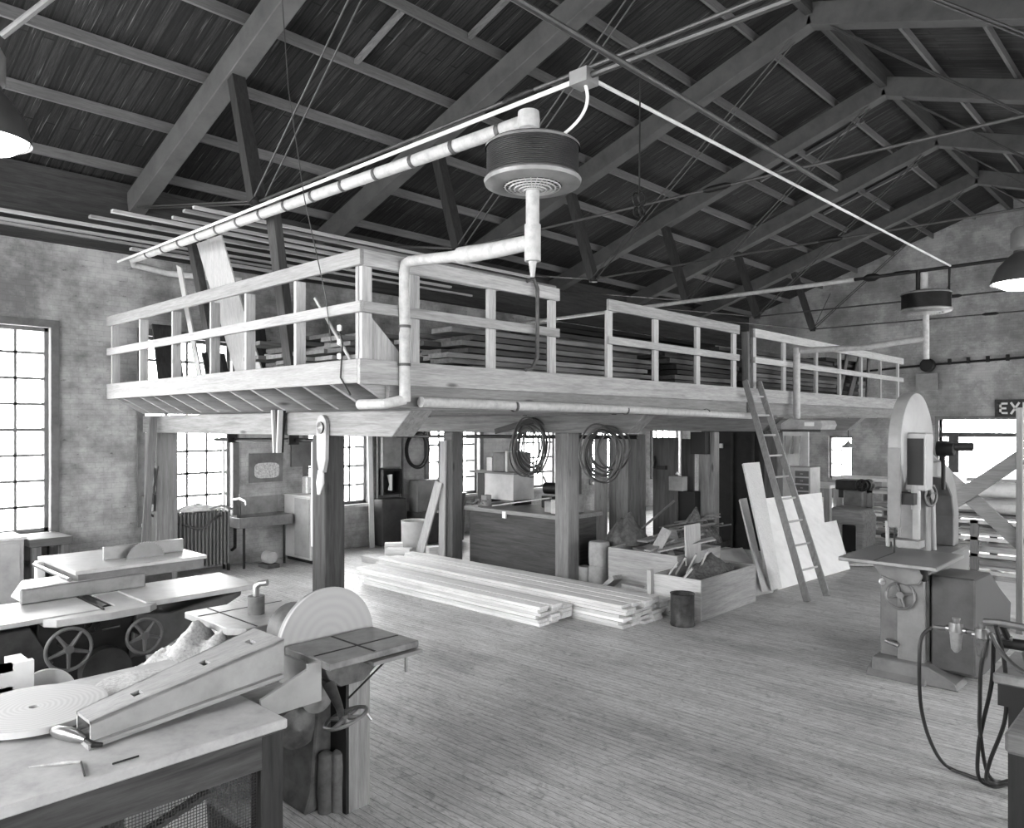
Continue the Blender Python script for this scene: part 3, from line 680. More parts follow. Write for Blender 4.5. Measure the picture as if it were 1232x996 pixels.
# --- disc sander
t=thing('disc_sander','upright disc sander with large pale disc and slotted tilting table','disc sander',(-3.9,2.5,0))
MB().disc((-3.87,2.51,.92),(1,0,0),.32,.02,72).build('sanding_disc',rings_x(.62,(.03,.01,.92)),t,.002)
MB().disc((-3.9,2.51,.92),(1,0,0),.31,.03,64).build('disc_backing',GREYM,t)
MB().lathe([(.001,0),(.15,0),(.17,.05),(.17,.35),(.12,.4),(.001,.4)],(-3.93,2.51,.92),(-1,0,0),28).build('motor_housing',CAST,t)
MB().prism([(2.3,0),(2.74,0),(2.68,.12),(2.62,.8),(2.4,.8),(2.34,.12)],'x',-4.15,-3.78).build('pedestal',CAST,t,.01)
tb=MB().box(-3.82,-3.38,2.2,2.8,.925,.965).build('sander_table',paint(.5,.38,.4,.1,10),t,.006)
MB().box(-3.56,-3.545,2.22,2.78,.964,.9665).box(-3.81,-3.39,2.49,2.505,.964,.9665).build('table_slot',BLK,tb)
MB().prism([(2.3,.9),(2.7,.9),(2.66,.8),(2.58,.74),(2.42,.74),(2.34,.8)],'x',-3.74,-3.6).build('trunnion',CAST,t,.004)
MB().box(-3.75,-3.35,2.46,2.8,.9,.92).build('table_rail',paint(.5,.4,.5,.08),t)
MB().tube([(-3.4,2.72,.9),(-3.4,2.72,.8)],.009,8).build('clamp_lever',STEEL,t)
MB().tube([(-3.42,2.6,.89),(-3.56,2.44,.68)],.006,6).build('stay_rod',IRON,t)
MB().tube([(-3.62,2.36,.76),(-3.5,2.34,.68),(-3.42,2.31,.64)],[.035,.022,.018],12).build('handwheel_shaft',CAST,t)
hw=quadwheel(MB(),(-3.42,2.33,.64),(-.2,-.25,.94),.115,.02,4,.011,.025).build('handwheel',paint(.5,.35,.6,.08),t)
MB().tube([(-3.36,2.42,.66),(-3.34,2.44,.62)],.009,8).build('crank_handle',STEEL,hw)
MB().box(-3.66,-3.63,2.49,2.64,0,.9).build('side_panel',wood(.55,'z',.08,.7,False),t,.003)
MB().box(-3.8,-3.625,2.47,2.49,0,.9).build('dark_edge_panel',BLK,t)
MB().lathe([(.001,0),(.11,0),(.13,.06),(.12,.16),(.001,.2)],(-3.98,2.33,.5),(1,-.3,-.1),24).build('gear_cover',CAST,t)
MB().lathe([(.001,0),(.08,0),(.09,.08),(.001,.12)],(-3.78,2.35,.68),(1,-.2,0),20).build('upper_cover',paint(.5,.6,.1,.1),t)
for i,(x,y) in enumerate([(-3.74,2.41),(-3.7,2.47)]):
    tag(MB().tube([(x,y,0),(x-.005,y,.12),(x+.005,y,.26),(x,y,.33),(x,y,.345)],[.042,.045,.043,.04,.02],14).build('canvas_roll',paint([.3,.38][i],.8,0,.1,9)),['darker','lighter'][i]+' upright roll standing at the foot of the disc sander','roll')
# --- jointer
t=thing('jointer','long cast jointer with two spoked handwheels behind the near bench','jointer',(-6.3,1.8,0))
TOPM=paint(.66,.42,.4,.06,7);DKI=paint(.22,.5,.3,.07)
MB().box(-6.7,-6.02,.3,1.98,.815,.85).build('infeed_table',TOPM,t,.004)
MB().box(-6.7,-5.98,2.28,3.2,.815,.855).build('outfeed_table',TOPM,t,.004)
MB().prism([(1.7,-6.1),(1.78,-5.9),(2.1,-5.86),(2.4,-5.92),(2.5,-6.02),(2.5,-6.68),(1.7,-6.68)],'z',.79,.842)
m=MB();pts=[(1.6,-6.0),(1.66,-5.92),(2.0,-5.88),(2.28,-5.9),(2.36,-5.98),(2.36,-6.68),(2.1,-6.68),(2.1,-6.1),(1.6,-6.1)]
m.prism([(x,y) for y,x in pts],'z',.79,.842).build('front_lip',TOPM,t,.004)
MB().tube([(-6.68,2.05,.81),(-6.12,2.05,.81)],.045,16).build('cutterhead',BLK,t)
MB().box(-6.65,-6.0,1.985,1.995,.84,.856).build('knife_gap_plate',BLK,t)
MB().box(-6.6,-6.56,1.6,2.5,.85,.97).build('fence',paint(.5,.35,.6,.06,9),t,.01)
MB().prism([(1.62,.85),(1.7,.97),(1.95,.97),(1.95,.85)],'x',-6.95,-6.6).build('fence_bracket',paint(.7,.4,.5,.05),t,.01)
MB().prism([(.25,.74),(1.55,.78),(1.7,.5),(1.5,.42),(.25,.56)],'x',-6.6,-6.1).build('infeed_arm',DKI,t,.01)
MB().prism([(2.25,.76),(2.5,.72),(3.1,.8),(3.1,.76),(2.4,.42),(2.2,.42)],'x',-6.6,-6.08).build('outfeed_arm',paint(.3,.5,.3,.07),t,.01)
MB().prism([(1.45,0),(2.45,0),(2.35,.25),(2.3,.8),(1.6,.8),(1.55,.25)],'x',-6.65,-6.12).build('base_casting',paint(.12,.6,.2,.05),t,.01)
MB().box(-6.55,-6.2,.35,1.6,.77,.8).box(-6.5,-6.2,2.4,3.15,.77,.8).build('table_slide',BLK,t)
for y,z,r in((1.73,.63,.145),(2.24,.625,.125)):
    h=quadwheel(MB(),(-5.9,y,z),(1,0,0),r,.02,5,.013,.03).build('handwheel',paint(.4,.4,.5,.08),t)
    MB().tube([(-6.12,y,z),(-5.92,y,z)],.016,10).build('shaft',IRON,h)
MB().disc((-6.0,2.0,.4),(1,0,0),.17,.1,40).build('belt_cover',paint(.2,.6,.2,.06),t)
m=quadwheel(MB(),(-6.02,1.92,.74),(1,0,0),.05,.015,4,.007,.015);m.tube([(-6.0,1.98,.7),(-5.93,2.08,.72)],.01,8);m.build('adjusting_lever',IRON,t)
# --- spindle sander
t=thing('spindle_sander','low machine table with crossed slots and small upright drum','spindle sander',(-4.8,2.53,0))
MB().prism([(-5.16,2.22),(-4.55,2.22),(-4.45,2.3),(-4.45,2.85),(-5.16,2.85)],'z',.885,.93).build('machine_table',paint(.66,.4,.4,.08,10),t,.005)
MB().box(-5.15,-4.46,2.37,2.382,.929,.932).box(-4.98,-4.968,2.23,2.84,.929,.932).build('table_slot',BLK,t)
MB().box(-5.0,-4.6,2.35,2.75,.0,.6).build('cabinet',DKI,t,.01)
MB().prism([(-4.95,.6),(-4.65,.6),(-4.55,.885),(-5.05,.885)],'y',2.4,2.7).build('table_support',CAST,t)
MB().tube([(-4.5,2.3,.88),(-4.6,2.35,.72)],.015,8).build('tilt_strut',IRON,t)
dr=MB().lathe([(.001,0),(.055,0),(.055,.12),(.001,.12)],(-4.76,2.53,.93),(0,0,1),28).build('sanding_drum',paint(.35,.7,0,.06,20),t)
MB().tube([(-4.76,2.53,1.05),(-4.76,2.53,1.11),(-4.745,2.55,1.135),(-4.7,2.58,1.14)],.022,10).build('spindle_elbow',STEEL,dr)
# --- table saw
t=thing('table_saw','wide table saw with fence and toothed blade near the left window','table saw',(-8.1,2.9,0))
MB().box(-8.75,-7.6,2.28,3.5,.835,.87).build('saw_table',paint(.7,.4,.4,.06,7),t,.004)
MB().box(-8.72,-7.62,2.31,3.47,.74,.835).build('table_skirt',paint(.45,.5,.3,.08,7),t)
MB().box(-8.06,-8.02,2.66,3.44,.872,1.0).build('rip_fence',paint(.55,.35,.5,.06,8),t,.003)
bl=MB();n=48;r1,r2=.2,.185;vs=[];
for k in range(n*2):
    a=math.pi*k/n;rr_=r1 if k%2 else r2;vs.append((3.02+math.cos(a)*rr_,.83+math.sin(a)*rr_))
bl.prism(vs,'x',-7.93,-7.926);bl.build('saw_blade',paint(.5,.35,.6,.05),t)
MB().prism([(2.5,0),(3.3,0),(3.25,.74),(2.55,.74)],'x',-8.5,-7.85).build('saw_cabinet',paint(.3,.6,.2,.08),t,.01)
MB().lathe([(.001,0),(.16,0),(.14,.05),(.001,.06)],(-7.85,2.9,.45),(1,0,0),28).build('access_cover',paint(.5,.5,.2,.06),t)
MB().box(-8.74,-8.64,2.25,2.32,.55,.83).build('rail_bracket',PW,t)
tr=MB().tube([(-8.7,2.24,.8),(-7.62,2.24,.8)],.02,10).build('front_rail',STEEL,t)
MB().lathe([(.001,0),(.03,0),(.03,.05),(.001,.06)],(-7.75,2.2,.8),(0,-1,0),14).build('lock_knob',PW,tr)
# things behind the bench near the left edge
lp=thing('slotted_panel','white panel with rough cut-outs leaning behind the near bench','panel',(-4.75,.95,.0))
m=MB()
for a,b,c,d in((.7,.82,.0,.92),(1.12,1.22,.0,.92),(.82,1.12,.0,.7),(.82,1.12,.76,.8),(.82,1.12,.88,.92),(.92,.98,.7,.9),(1.05,1.12,.76,.92)): m.box(-4.78,-4.74,a,b,c,d)
m.build('panel_face',paint(.85,.6,0,.05),lp)
MB().box(-5.0,-4.78,1.14,1.22,0,.9).build('panel_return',paint(.8,.6,0,.05),lp)
tag(MB().disc((-4.82,1.3,.68),(1,-.2,0),.15,.03,48).build('round_cutout',paint(.82,.6,0,.05)),'pale round cut-out leaning behind the bench beside the white panel','round board')
tag(box(-5.05,-4.72,1.28,1.5,0,.55).build('support_crate',wood(.4,'y',.1),bevel=.005),'dark crate under the leaning pale round cut-out','crate')

# ================================================================== left wall
t=thing('storage_cabinet','plain light cabinet at the left edge below the big window','cabinet',(-10.9,2.2,0))
MB().box(-11.3,-10.75,1.6,2.66,0,.8).build('cabinet_body',paint(.66,.6,0,.05),t,.01)
MB().box(-11.32,-10.72,1.58,2.68,.8,.83).build('cabinet_top',paint(.74,.6,0,.05),t)
MB().box(-10.75,-10.735,1.65,2.12,.05,.76).build('door',paint(.64,.6,0,.05),t);MB().box(-10.75,-10.735,2.14,2.61,.05,.76).build('door',paint(.64,.6,0,.05),t)
t=thing('side_bench','dark timber side bench with shelf beside the light cabinet','bench',(-11.1,3.1,0))
MB().box(-11.35,-10.75,2.72,3.2,.68,.78).build('bench_top',wood(.34,'y',.1),t,.005)
for x,y in((-10.82,2.8),(-10.82,3.12),(-11.3,2.8),(-11.3,3.12)):MB().box(x-.05,x+.05,y-.05,y+.05,0,.68).build('leg',wood(.42,'z',.12),t)
MB().box(-11.3,-10.8,2.75,3.15,.42,.45).build('shelf',wood(.5,'y',.1),t)
t=thing('task_lamp','curved dark metal hood lamp on the light cabinet by the window','lamp',(-11.0,2.35,.83))
MB().tube([(-11.15,2.2,.83),(-11.15,2.2,1.1),(-11.05,2.25,1.25)],.012,8).build('lamp_stem',IRON,t)
MB().lathe([(.001,-.14),(.1,-.12),(.13,-.04),(.12,.04)],(-10.9,2.3,1.22),(0,-.3,-1),24).build('lamp_shade',paint(.4,.5,.3,.06),t)
MB().lathe([(.001,0),(.1,0),(.09,.02),(.001,.025)],(-11.15,2.2,.83),(0,0,1),20).build('lamp_base',IRON,t)
leaning('leaning_plank','long dark plank leaning on the weathered wall post','plank',(-10.75,4.05,0),(-10.75,4.2,2.32),.1,.03,wood(.45,'z',.1),(1,0,0))
t=thing('hand_saw','bow-shaped wooden saw hanging on the weathered wall post','bow saw',(-10.9,4.25,1.2))
MB().tube([(-10.83,4.22,1.1),(-10.83,4.24,1.35),(-10.85,4.3,1.62),(-10.9,4.26,1.72),(-10.95,4.25,1.5)],.014,8).build('bow_frame',wood(.3,'z',.06),t)
MB().tube([(-10.7,4.2,1.25),(-11.2,4.2,1.2)],.012,8).build('stretcher_bar',wood(.3,'x',.06),t)
for i,(z0,z1,y) in enumerate([(1.35,1.6,4.24),(1.0,1.28,4.24)]):
    tag(box(-10.98,-10.84,y-.012,y,z0,z1).build('pinned_notice',paint([.8,.62][i],.8,0,.1,12)),['crumpled white notice','greyish paper sheet'][i]+' pinned on the weathered wall post','notice')
# radiator
t=thing('radiator','tall cast iron column radiator below the window beside the sink','radiator',(-11.1,5.0,0))
nsec=18
for k in range(nsec):
    y=4.46+k*.056;m=MB()
    for dx in(-.07,.0,.07): m.tube([(-11.1+dx,y,.1),(-11.1+dx,y,.9)],.019,8)
    m.tube([(-11.18,y,.88),(-11.1,y,.915),(-11.02,y,.88)],.022,8);m.tube([(-11.18,y,.12),(-11.02,y,.12)],.022,8)
    m.build('radiator_section',paint(.42,.5,.4,.06),t)
for y in(4.46,5.41):
    for dx in(-.07,.07):MB().box(-11.1+dx-.02,-11.1+dx+.02,y-.015,y+.015,0,.1).build('foot',IRON,t)
for j,(z,lab) in enumerate([(.96,'loose grey hose draped across the radiator top'),(.93,'dark hose looped over the radiator and hanging in front')]):
    rr=random.Random(20+j);pts=[]
    for k in range(26):
        s=k/25;pts.append((-11.02+.09*math.sin(s*9+j*2)+.03*j,4.2+1.25*s,z+.035*math.sin(s*17+j)-(.22*math.sin(s*3.1)*j)))
    pts=[(-10.95,4.15,.55)]+pts if j==0 else pts
    tag(MB().tube(pts,.018,8).build('draped_hose',paint([.5,.28][j],.6,0,.06)),lab,'hose')
heap('crumpled_cloth','pale crumpled cloth lying over the radiator top',-11.08,4.95,.12,.4,.1,.935,paint(.72,.9,0,.12,20),9,'cloth')
# sink
t=thing('wall_sink','slate trough sink on iron legs under the brick wall poster','sink',(-11.15,5.95,0))
m=MB();m.box(-11.38,-10.9,5.52,6.42,.62,.645);m.box(-11.38,-10.9,5.52,5.55,.645,.78);m.box(-11.38,-10.9,6.39,6.42,.645,.78);m.box(-10.93,-10.9,5.55,6.39,.645,.78);m.box(-11.38,-11.35,5.55,6.39,.645,.78)
m.build('basin',paint(.42,.5,.1,.08),t,.004)
MB().box(-11.385,-11.365,5.78,6.42,.78,1.05).build('splash_back',paint(.5,.6,0,.08),t)
m=MB();m.tube([(-10.95,5.62,0),(-10.95,5.62,.62)],.02,8);m.build('leg',IRON,t);MB().tube([(-10.95,6.3,0),(-10.95,6.3,.62)],.02,8).build('leg',IRON,t)
MB().tube([(-11.2,5.6,.62),(-11.2,5.6,.3),(-11.3,5.6,.25)],.025,8).build('drain_pipe',IRON,t)
tp=MB().tube([(-11.34,5.65,1.03),(-11.2,5.68,1.05),(-11.05,5.7,1.02),(-11.02,5.7,.96)],.02,10).build('tap',paint(.72,.3,.6,.05),t)
MB().tube([(-11.2,5.68,1.05),(-11.2,5.68,1.12)],.012,8).build('tap_handle',STEEL,tp)
tag(MB().tube([(-11.3,5.47,.75),(-11.3,5.47,1.0),(-11.33,5.47,2.0)],.02,8).build('water_pipe',PW),'thin white pipe rising at the right edge of the window by the sink','pipe')
po=thing('wall_poster','dark board with a pale rounded shape above the sink','poster',(-11.38,6.2,1.28))
MB().box(-11.395,-11.38,5.93,6.52,1.27,1.74).build('backing_board',paint(.4,.8,0,.08,4),po)
m=MB();pp_=[]
for k in range(28):
    a=2*math.pi*k/28;c,s=math.cos(a),math.sin(a);pp_.append((6.235+.22*abs(c)**.5*(1 if c>0 else -1),1.46+.125*abs(s)**.5*(1 if s>0 else -1)))
m.prism(pp_,'x',-11.38,-11.374);m.build('rounded_panel',paint(.68,.8,0,.2,30),po)
t=thing('wall_cabinet','light metal cabinet standing between the sink and the pulley post','cabinet',(-10.85,6.75,0))
MB().box(-11.3,-10.5,6.5,7.0,.06,1.05).build('cabinet_body',paint(.7,.5,.1,.05),t,.008)
MB().box(-11.32,-10.48,6.48,7.02,1.05,1.07).build('cabinet_top',paint(.74,.5,.1,.05),t)
MB().box(-10.96,-10.53,6.485,6.5,.1,1.02).build('door',paint(.56,.5,.1,.05),t,.003)
MB().box(-11.28,-10.52,6.55,6.98,0,.06).build('plinth',BLK,t)
tag(box(-11.1,-10.95,6.7,6.85,1.07,1.35).build('glass_jar',paint(.75,.3,.2,.1,20),bevel=.02),'pale jar standing on the light cabinet by the sink','jar')
tag(box(-11.38,-11.34,6.66,7.1,1.5,1.95).build('electrical_panel',paint(.38,.6,.2,.06)),'dark wall box above the light cabinet','wall box')
t=thing('shop_motor','small light motor on a block on the floor under the sink','motor',(-10.8,6.0,0))
MB().box(-10.95,-10.65,5.85,6.05,0,.06).build('base_block',wood(.3,'x',.08),t);MB().lathe([(.001,0),(.09,0),(.1,.03),(.1,.16),(.001,.18)],(-10.7,5.95,.16),(-1,0,0),20).build('motor_body',paint(.66,.5,.2,.08),t)
# belts and pulleys
t=thing('pulley_arm','pale oval belt guard with round pulley on the dark post','belt guard',(-6.66,4.27,1.55))
pp_=[(-6.66+.09*math.cos(a)-(0 if math.sin(a)>0 else 0),2.19+.11*math.sin(a)) for a in [math.pi*k/14 for k in range(0,15)]]
pp_+= [(-6.74,1.85),(-6.70,1.72),(-6.62,1.72),(-6.58,1.85)]
MB().prism(pp_,'y',4.24,4.28).build('guard_plate',paint(.58,.5,.2,.07),t,.003)
MB().lathe([(.001,0),(.05,0),(.06,.02),(.03,.03),(.001,.05)],(-6.66,4.24,2.17),(0,-1,0),24).build('pulley',paint(.5,.4,.4,.08),t)
MB().ring((-6.66,4.235,2.17),(0,1,0),.055,.006,28,6).build('pulley_rim',IRON,t)
MB().tube([(-6.66,4.24,1.74),(-6.64,4.22,1.62),(-6.67,4.22,1.5)],[.03,.04,.015],10).build('grease_cup',PW,t)
leaning('conduit_board','tall narrow white board fixed down the left side of the dark post','board',(-6.98,4.38,.92),(-6.98,4.38,2.02),.1,.05,wood(.82,'z',.05),(0,1,0))
t=thing('belt_guard','dark V-shaped belt guard hanging from the near cross beam','belt guard',(-7.45,4.22,1.88))
for dx in(-.07,.07):MB().bar((-7.45+dx,4.2,2.36),(-7.45+dx*.5,4.2,1.9),.03,.05,(0,1,0)).build('side_strip',wood(.75,'z',.06),t)
MB().prism([(-7.53,2.36),(-7.37,2.36),(-7.42,1.9),(-7.48,1.9)],'y',4.21,4.26).build('back_plate',BLK,t)
ls=MB().tube([(-9.95,4.7,2.0),(-6.95,4.7,2.03)],.025,10).build('line_shaft',IRON)
for x in(-9.4,-7.9):MB().box(x-.01,x+.01,4.6,4.73,1.97,2.2).build('shaft_hanger',BLK,ls)
tag(ls,'dark horizontal shaft below the near cross beam ending at the post','shaft')
ls=MB().tube([(-11.3,8.75,1.99),(-5.9,8.75,2.03)],.03,10).build('line_shaft',IRON)
for x in(-10.3,-8.0,-6.3):MB().box(x-.02,x+.02,8.72,8.78,2.0,2.35).build('shaft_hanger',BLK,ls)
tag(ls,'dark horizontal shaft behind the second row of posts','shaft')
# ================================================================== under the mezzanine
# lumber piles on the floor
def pile(x0,x1,y0,y1,layers,n,desc,grp,seed,v=.9,z0=.0,ragL=.35,ragR=.2,slope=0):
    rr=random.Random(seed);w=(y1-y0)/n
    for b in (x0+.5,(x0+x1)/2,x1-.5):
        if z0==0: continue
    for L in range(layers):
        for j in range(n):
            if L==layers-1 and j==n-1 and rr.random()<.5: continue
            th=.034;xa=x0+rr.uniform(0,ragL);xb=x1-rr.uniform(0,ragR)**1.3;yc=y0+w*(j+.5)+rr.uniform(-.01,.01)
            ww=w-.004-rr.uniform(0,.012)
            o=MB().box(-(xb-xa)/2,(xb-xa)/2,-ww/2,ww/2,0,th).build('sawn_board',wood(v+rr.choice([-.05,0,0,.04]),'x',.07),None,.003,origin=(0,0,0))
            o.location=((xa+xb)/2,yc,z0+L*(th+.003));o.rotation_euler=(0,0,rr.uniform(-.004,.004)+slope)
            tag(o,'pale sawn board, %s layer up, %s from the aisle, in the %s pile'%(ordn(L),ordn(j),desc),'board',grp)
pile(-8.9,-5.4,6.2,6.72,6,3,'front floor','sawn boards ',11,.95)
pile(-9.2,-4.68,6.74,7.62,7,5,'rear floor','sawn boards in the rear floor pile',12,.94)
for i,(x,y,z,sx,sy,sz) in enumerate([(-9.9,7.3,0,.5,.18,.1),(-9.5,7.5,0,.45,.2,.16),(-9.55,7.5,.16,.4,.18,.09),(-10.2,7.9,0,.3,.2,.22),(-9.3,8.0,0,.2,.16,.25),(-9.0,7.75,0,.4,.12,.06)]):
    o=box(x-sx/2,x+sx/2,y-sy/2,y+sy/2,z,z+sz).build('wood_block',wood(.84,'x',.08),bevel=.006);o.rotation_euler=(0,0,.3*i)
    tag(o,['long low pale block at the left of the group beyond the floor piles','wide pale block under a smaller block beyond the floor piles','pale block stacked on another beyond the floor piles','chunky pale block nearest the light bin','upright pale block beside the leaning boards','thin pale offcut beside the leaning boards'][i],'block','offcut blocks behind the floor piles')
leaning('leaning_board','pale board leaning against the post left of the workbench cabinet','board',(-9.35,7.7,.0),(-9.05,7.9,1.3),.17,.03,wood(.72,'z',.08),(0,1,0),'boards leaning on the post')
leaning('leaning_board','taller pale board fixed upright on the post left of the workbench cabinet','board',(-9.02,7.93,.0),(-8.98,7.93,1.95),.14,.03,wood(.66,'z',.08),(0,1,0),'boards leaning on the post')
# wall fittings behind
leaning('leaning_board','tall bright board standing in the window behind the dark post','board',(-11.15,8.15,0),(-11.3,8.2,2.2),.1,.03,wood(.85,'z',.05),(1,0,0),'boards leaning on the post')
t=thing('switch_cabinet','open dark switch box with pipes between two left wall windows','switch box',(-11.32,8.6,.9))
MB().box(-11.38,-11.2,8.42,8.86,1.42,1.98).build('upper_case',paint(.5,.5,.3,.07),t,.008)
m=MB();m.box(-11.38,-11.36,8.42,8.84,.92,1.38);m.box(-11.36,-11.18,8.42,8.45,.92,1.38);m.box(-11.36,-11.18,8.81,8.84,.92,1.38);m.box(-11.36,-11.18,8.45,8.81,.92,.95);m.box(-11.36,-11.18,8.45,8.81,1.35,1.38);m.build('open_case',BLK,t)
MB().tube([(-11.25,8.62,1.28),(-11.22,8.62,1.1),(-11.24,8.62,1.0)],[.05,.03,.045],12).build('ceramic_fuse',PW,t)
for y in(8.38,8.9,8.96):MB().tube([(-11.3,y,.4),(-11.3,y,2.3)],.02,8).build('conduit_pipe',paint(.45,.5,.3,.06),t)
MB().box(-11.38,-11.05,8.3,8.85,.02,.85).build('lower_case',paint(.25,.6,.2,.06),t,.01)
t=thing('hanging_hose','thick dark hose looped on the left wall beside the switch box','hose',(-11.2,9.3,1.35))
for k,(r,dy) in enumerate([(.3,0),(.32,.03),(.28,-.02)]):
    m=MB();pts=[(-11.32+.03*k,9.3+dy+r*.85*math.sin(a),1.72+r*1.1*math.cos(a)) for a in [2*math.pi*i/30 for i in range(31)]];m.tube(pts,.018,8);m.build('hose_loop',paint(.15,.5,0,.04),t)
tag(MB().lathe([(.001,0),(.22,0),(.23,.04),(.235,.5),(.245,.52),(.2,.5)],(-10.45,8.55,0),(0,0,1),32).build('light_bin',paint(.74,.6,.1,.05)),'tall light round bin in front of the switch box','bin')
tag(MB().lathe([(.001,0),(.2,0),(.24,.85),(.26,.88),(.22,.86)],(-10.6,9.6,.05),(0,0,1),28).build('dark_barrel',paint(.2,.6,.1,.05)),'dark tapered barrel standing under the left wall window','barrel')
heap('barrel_shavings','pale shavings heaped on top of the dark barrel',-10.6,9.6,.22,.22,.08,.9,SD,8,'shavings',16)
tag(MB().lathe([(.001,0),(.12,0),(.15,.28),(.14,.28)],(-10.2,9.1,0),(0,0,1),24).build('pail',paint(.4,.5,.3,.08)),'small grey pail between the light bin and dark barrel','pail')
tag(box(-11.38,-10.75,9.12,9.72,0,.56).build('low_stand',paint(.35,.6,.1,.08),bevel=.01),'low dark stand behind the light bin','stand')
tag(box(-11.35,-11.1,9.15,9.7,.56,1.15).build('metal_locker',paint(.48,.6,.1,.06),bevel=.01),'grey box with a lid against the wall behind the barrel','box')
# bench cabinet with panel front
t=thing('workbench_cabinet','wide bench with dark plywood front between the two posts','workbench',(-7.7,8.5,0))
MB().box(-8.75,-6.8,8.28,8.31,0,.86).build('front_panel',wood(.32,'x',.1,.6,False),t)
MB().box(-8.8,-6.75,8.2,9.1,.86,.92).build('bench_top',wood(.6,'x',.1),t,.005)
MB().box(-8.75,-8.7,8.31,9.0,0,.86).build('end_panel',wood(.36,'y',.1),t);MB().box(-6.85,-6.8,8.31,9.0,0,.86).build('end_panel',wood(.36,'y',.1),t)
MB().box(-7.95,-7.88,8.19,8.215,.8,.9).build('clamp_pad',PW,t)
t=thing('steel_cupboard','light steel cupboard with open lid standing on the bench cabinet','cupboard',(-8.5,8.85,.92))
MB().box(-9.0,-8.2,8.7,9.2,1.0,1.42).build('cupboard_body',paint(.72,.5,.1,.06),t,.008)
MB().box(-9.0,-8.85,8.69,8.71,1.0,1.42).build('recess_shade',BLK,t)  # black slab on the front, shade of an opening put in as colour
MB().box(-9.1,-8.1,8.6,9.25,1.42,1.45).build('top_board',wood(.5,'x',.1),t)
for x in(-8.95,-8.25):MB().box(x-.03,x+.03,8.75,9.15,.92,1.0).build('foot',IRON,t)
for i,(x0,x1,h,v) in enumerate([(-8.85,-8.72,.22,.8),(-8.7,-8.45,.3,.5),(-8.43,-8.38,.33,.85),(-8.36,-8.18,.31,.45)]):
    tag(box(x0,x1,8.75,9.1,1.45,1.45+h).build('carton',paint(v,.8,0,.07),bevel=.005),['small white','broad grey','thin white','dark narrow'][i]+' carton on top of the light steel cupboard','carton','cartons on the steel cupboard')
for i,(x,y,s,h,v) in enumerate([(-7.25,8.5,.14,.16,.62),(-7.05,8.42,.15,.2,.75),(-8.55,8.45,.12,.17,.6),(-7.0,8.75,.2,.26,.5)]):
    tag(box(x-s/2,x+s/2,y-s/2,y+s/2,.92,.92+h).build('small_box',paint(v,.8,0,.1),bevel=.006),['grey cube left of the lighter one on the bench cabinet','lightest small box on the right of the bench cabinet','small box below the steel cupboard on the bench','darker box at the back right of the bench cabinet'][i],'box','small boxes on the bench cabinet')
tag(MB().bar((-8.35,8.4,.94),(-7.3,8.55,1.12),.06,.02).build('slat',wood(.66,'x',.06)),'pale slat lying slantwise across the bench cabinet top','slat')
m=MB();rr=random.Random(4)
for k in range(14):
    p=V((-8.6+rr.uniform(-.15,.15),8.3+rr.uniform(-.05,.1),.93+.1*rr.random()));m.tube([p,p+V((rr.uniform(-.12,.12),rr.uniform(-.05,.05),rr.uniform(-.03,.08)))],.012,6)
tag(m.build('wire_tangle',paint(.5,.5,.3,.1)),'tangle of light wire on the left end of the bench cabinet','wire',kind='stuff')
t=thing('bench_vise','dark bench machine silhouetted against the window on the bench cabinet','vise',(-7.6,8.95,.92))
MB().box(-7.75,-7.5,8.85,9.1,.92,1.1).build('base',BLK,t,.01);MB().lathe([(.001,-.15),(.09,-.13),(.09,.1),(.001,.15)],(-7.6,8.95,1.22),(1,.2,0),20).build('motor',IRON,t)
quadwheel(MB(),(-7.42,8.95,1.2),(1,0,0),.1,.02,5,.01).build('wheel',IRON,t);MB().tube([(-7.7,8.95,1.25),(-7.75,8.9,1.4)],.012,8).build('lever',IRON,t)
# hose coils hung on the second beam
def coil(label,cx,cy,cz,ry,n,v,seed,stretch=1.0,r=.011,lab=None):
    t=thing('hose_coil',label,'coiled hose',(cx,cy,cz-ry),'hose coils hung on the second beam');rr=random.Random(seed)
    for k in range(n):
        ra=ry*(1-.04*k*rr.random());dx=rr.uniform(-.07,.07);dz=rr.uniform(-.09,.02)
        pts=[(cx+dx+ra*math.cos(a),cy+.02*k-.05+.015*math.sin(3*a),cz+dz+ra*stretch*math.sin(a)) for a in [2*math.pi*i/40 for i in range(41)]]
        MB().tube(pts,r,6,False).build('hose_loop',paint(v+rr.choice([-.08,0,.1]),.5,0,.05),t)
    return t
coil('loose tall loops of dark hose hanging in the window on the second beam',-7.22,7.95,1.92,.3,11,.26,1,1.3)
coil('round tidy coil of dark hose hanging right of the square post',-5.88,7.9,1.88,.3,12,.28,2,1.12,.012)
leaning('lashed_strap','short dark strap fanned over the beam above the hanging hose','strap',(-7.9,7.99,2.1),(-7.1,7.95,2.27),.02,.08,wood(.25,'x',.06),(0,0,1))
# boards and doors standing behind the crates
for i,(x0,x1,y,h,v) in enumerate([(-7.75,-7.5,10.2,2.0,.58),(-7.48,-7.33,10.25,2.0,.5),(-7.3,-7.02,10.2,2.02,.6),(-7.0,-6.68,10.1,2.05,.46),(-6.62,-6.28,10.35,2.0,.34),(-6.24,-6.02,10.45,1.98,.3)]):
    tag(box(x0,x1,y,y+.035,0,h).build('upright_board',wood(v,'z',.12),bevel=.004),'tall upright board behind the crates, %s from the square post'%ordn(i),'board','upright boards behind the crates')
t=thing('panel_door','dark old door leaning with iron latch behind the crates','door',(-6.45,10.3,0))
MB().box(-6.66,-6.22,10.3,10.335,.0,2.0).build('door_leaf',wood(.33,'z',.1),t)
m=MB();m.box(-6.56,-6.4,10.24,10.3,1.5,1.56);m.build('latch',IRON,t)
MB().tube([(-6.62,10.28,1.7),(-6.58,10.24,1.62),(-6.62,10.26,1.52)],.02,8).build('hinge_strap',IRON,t)
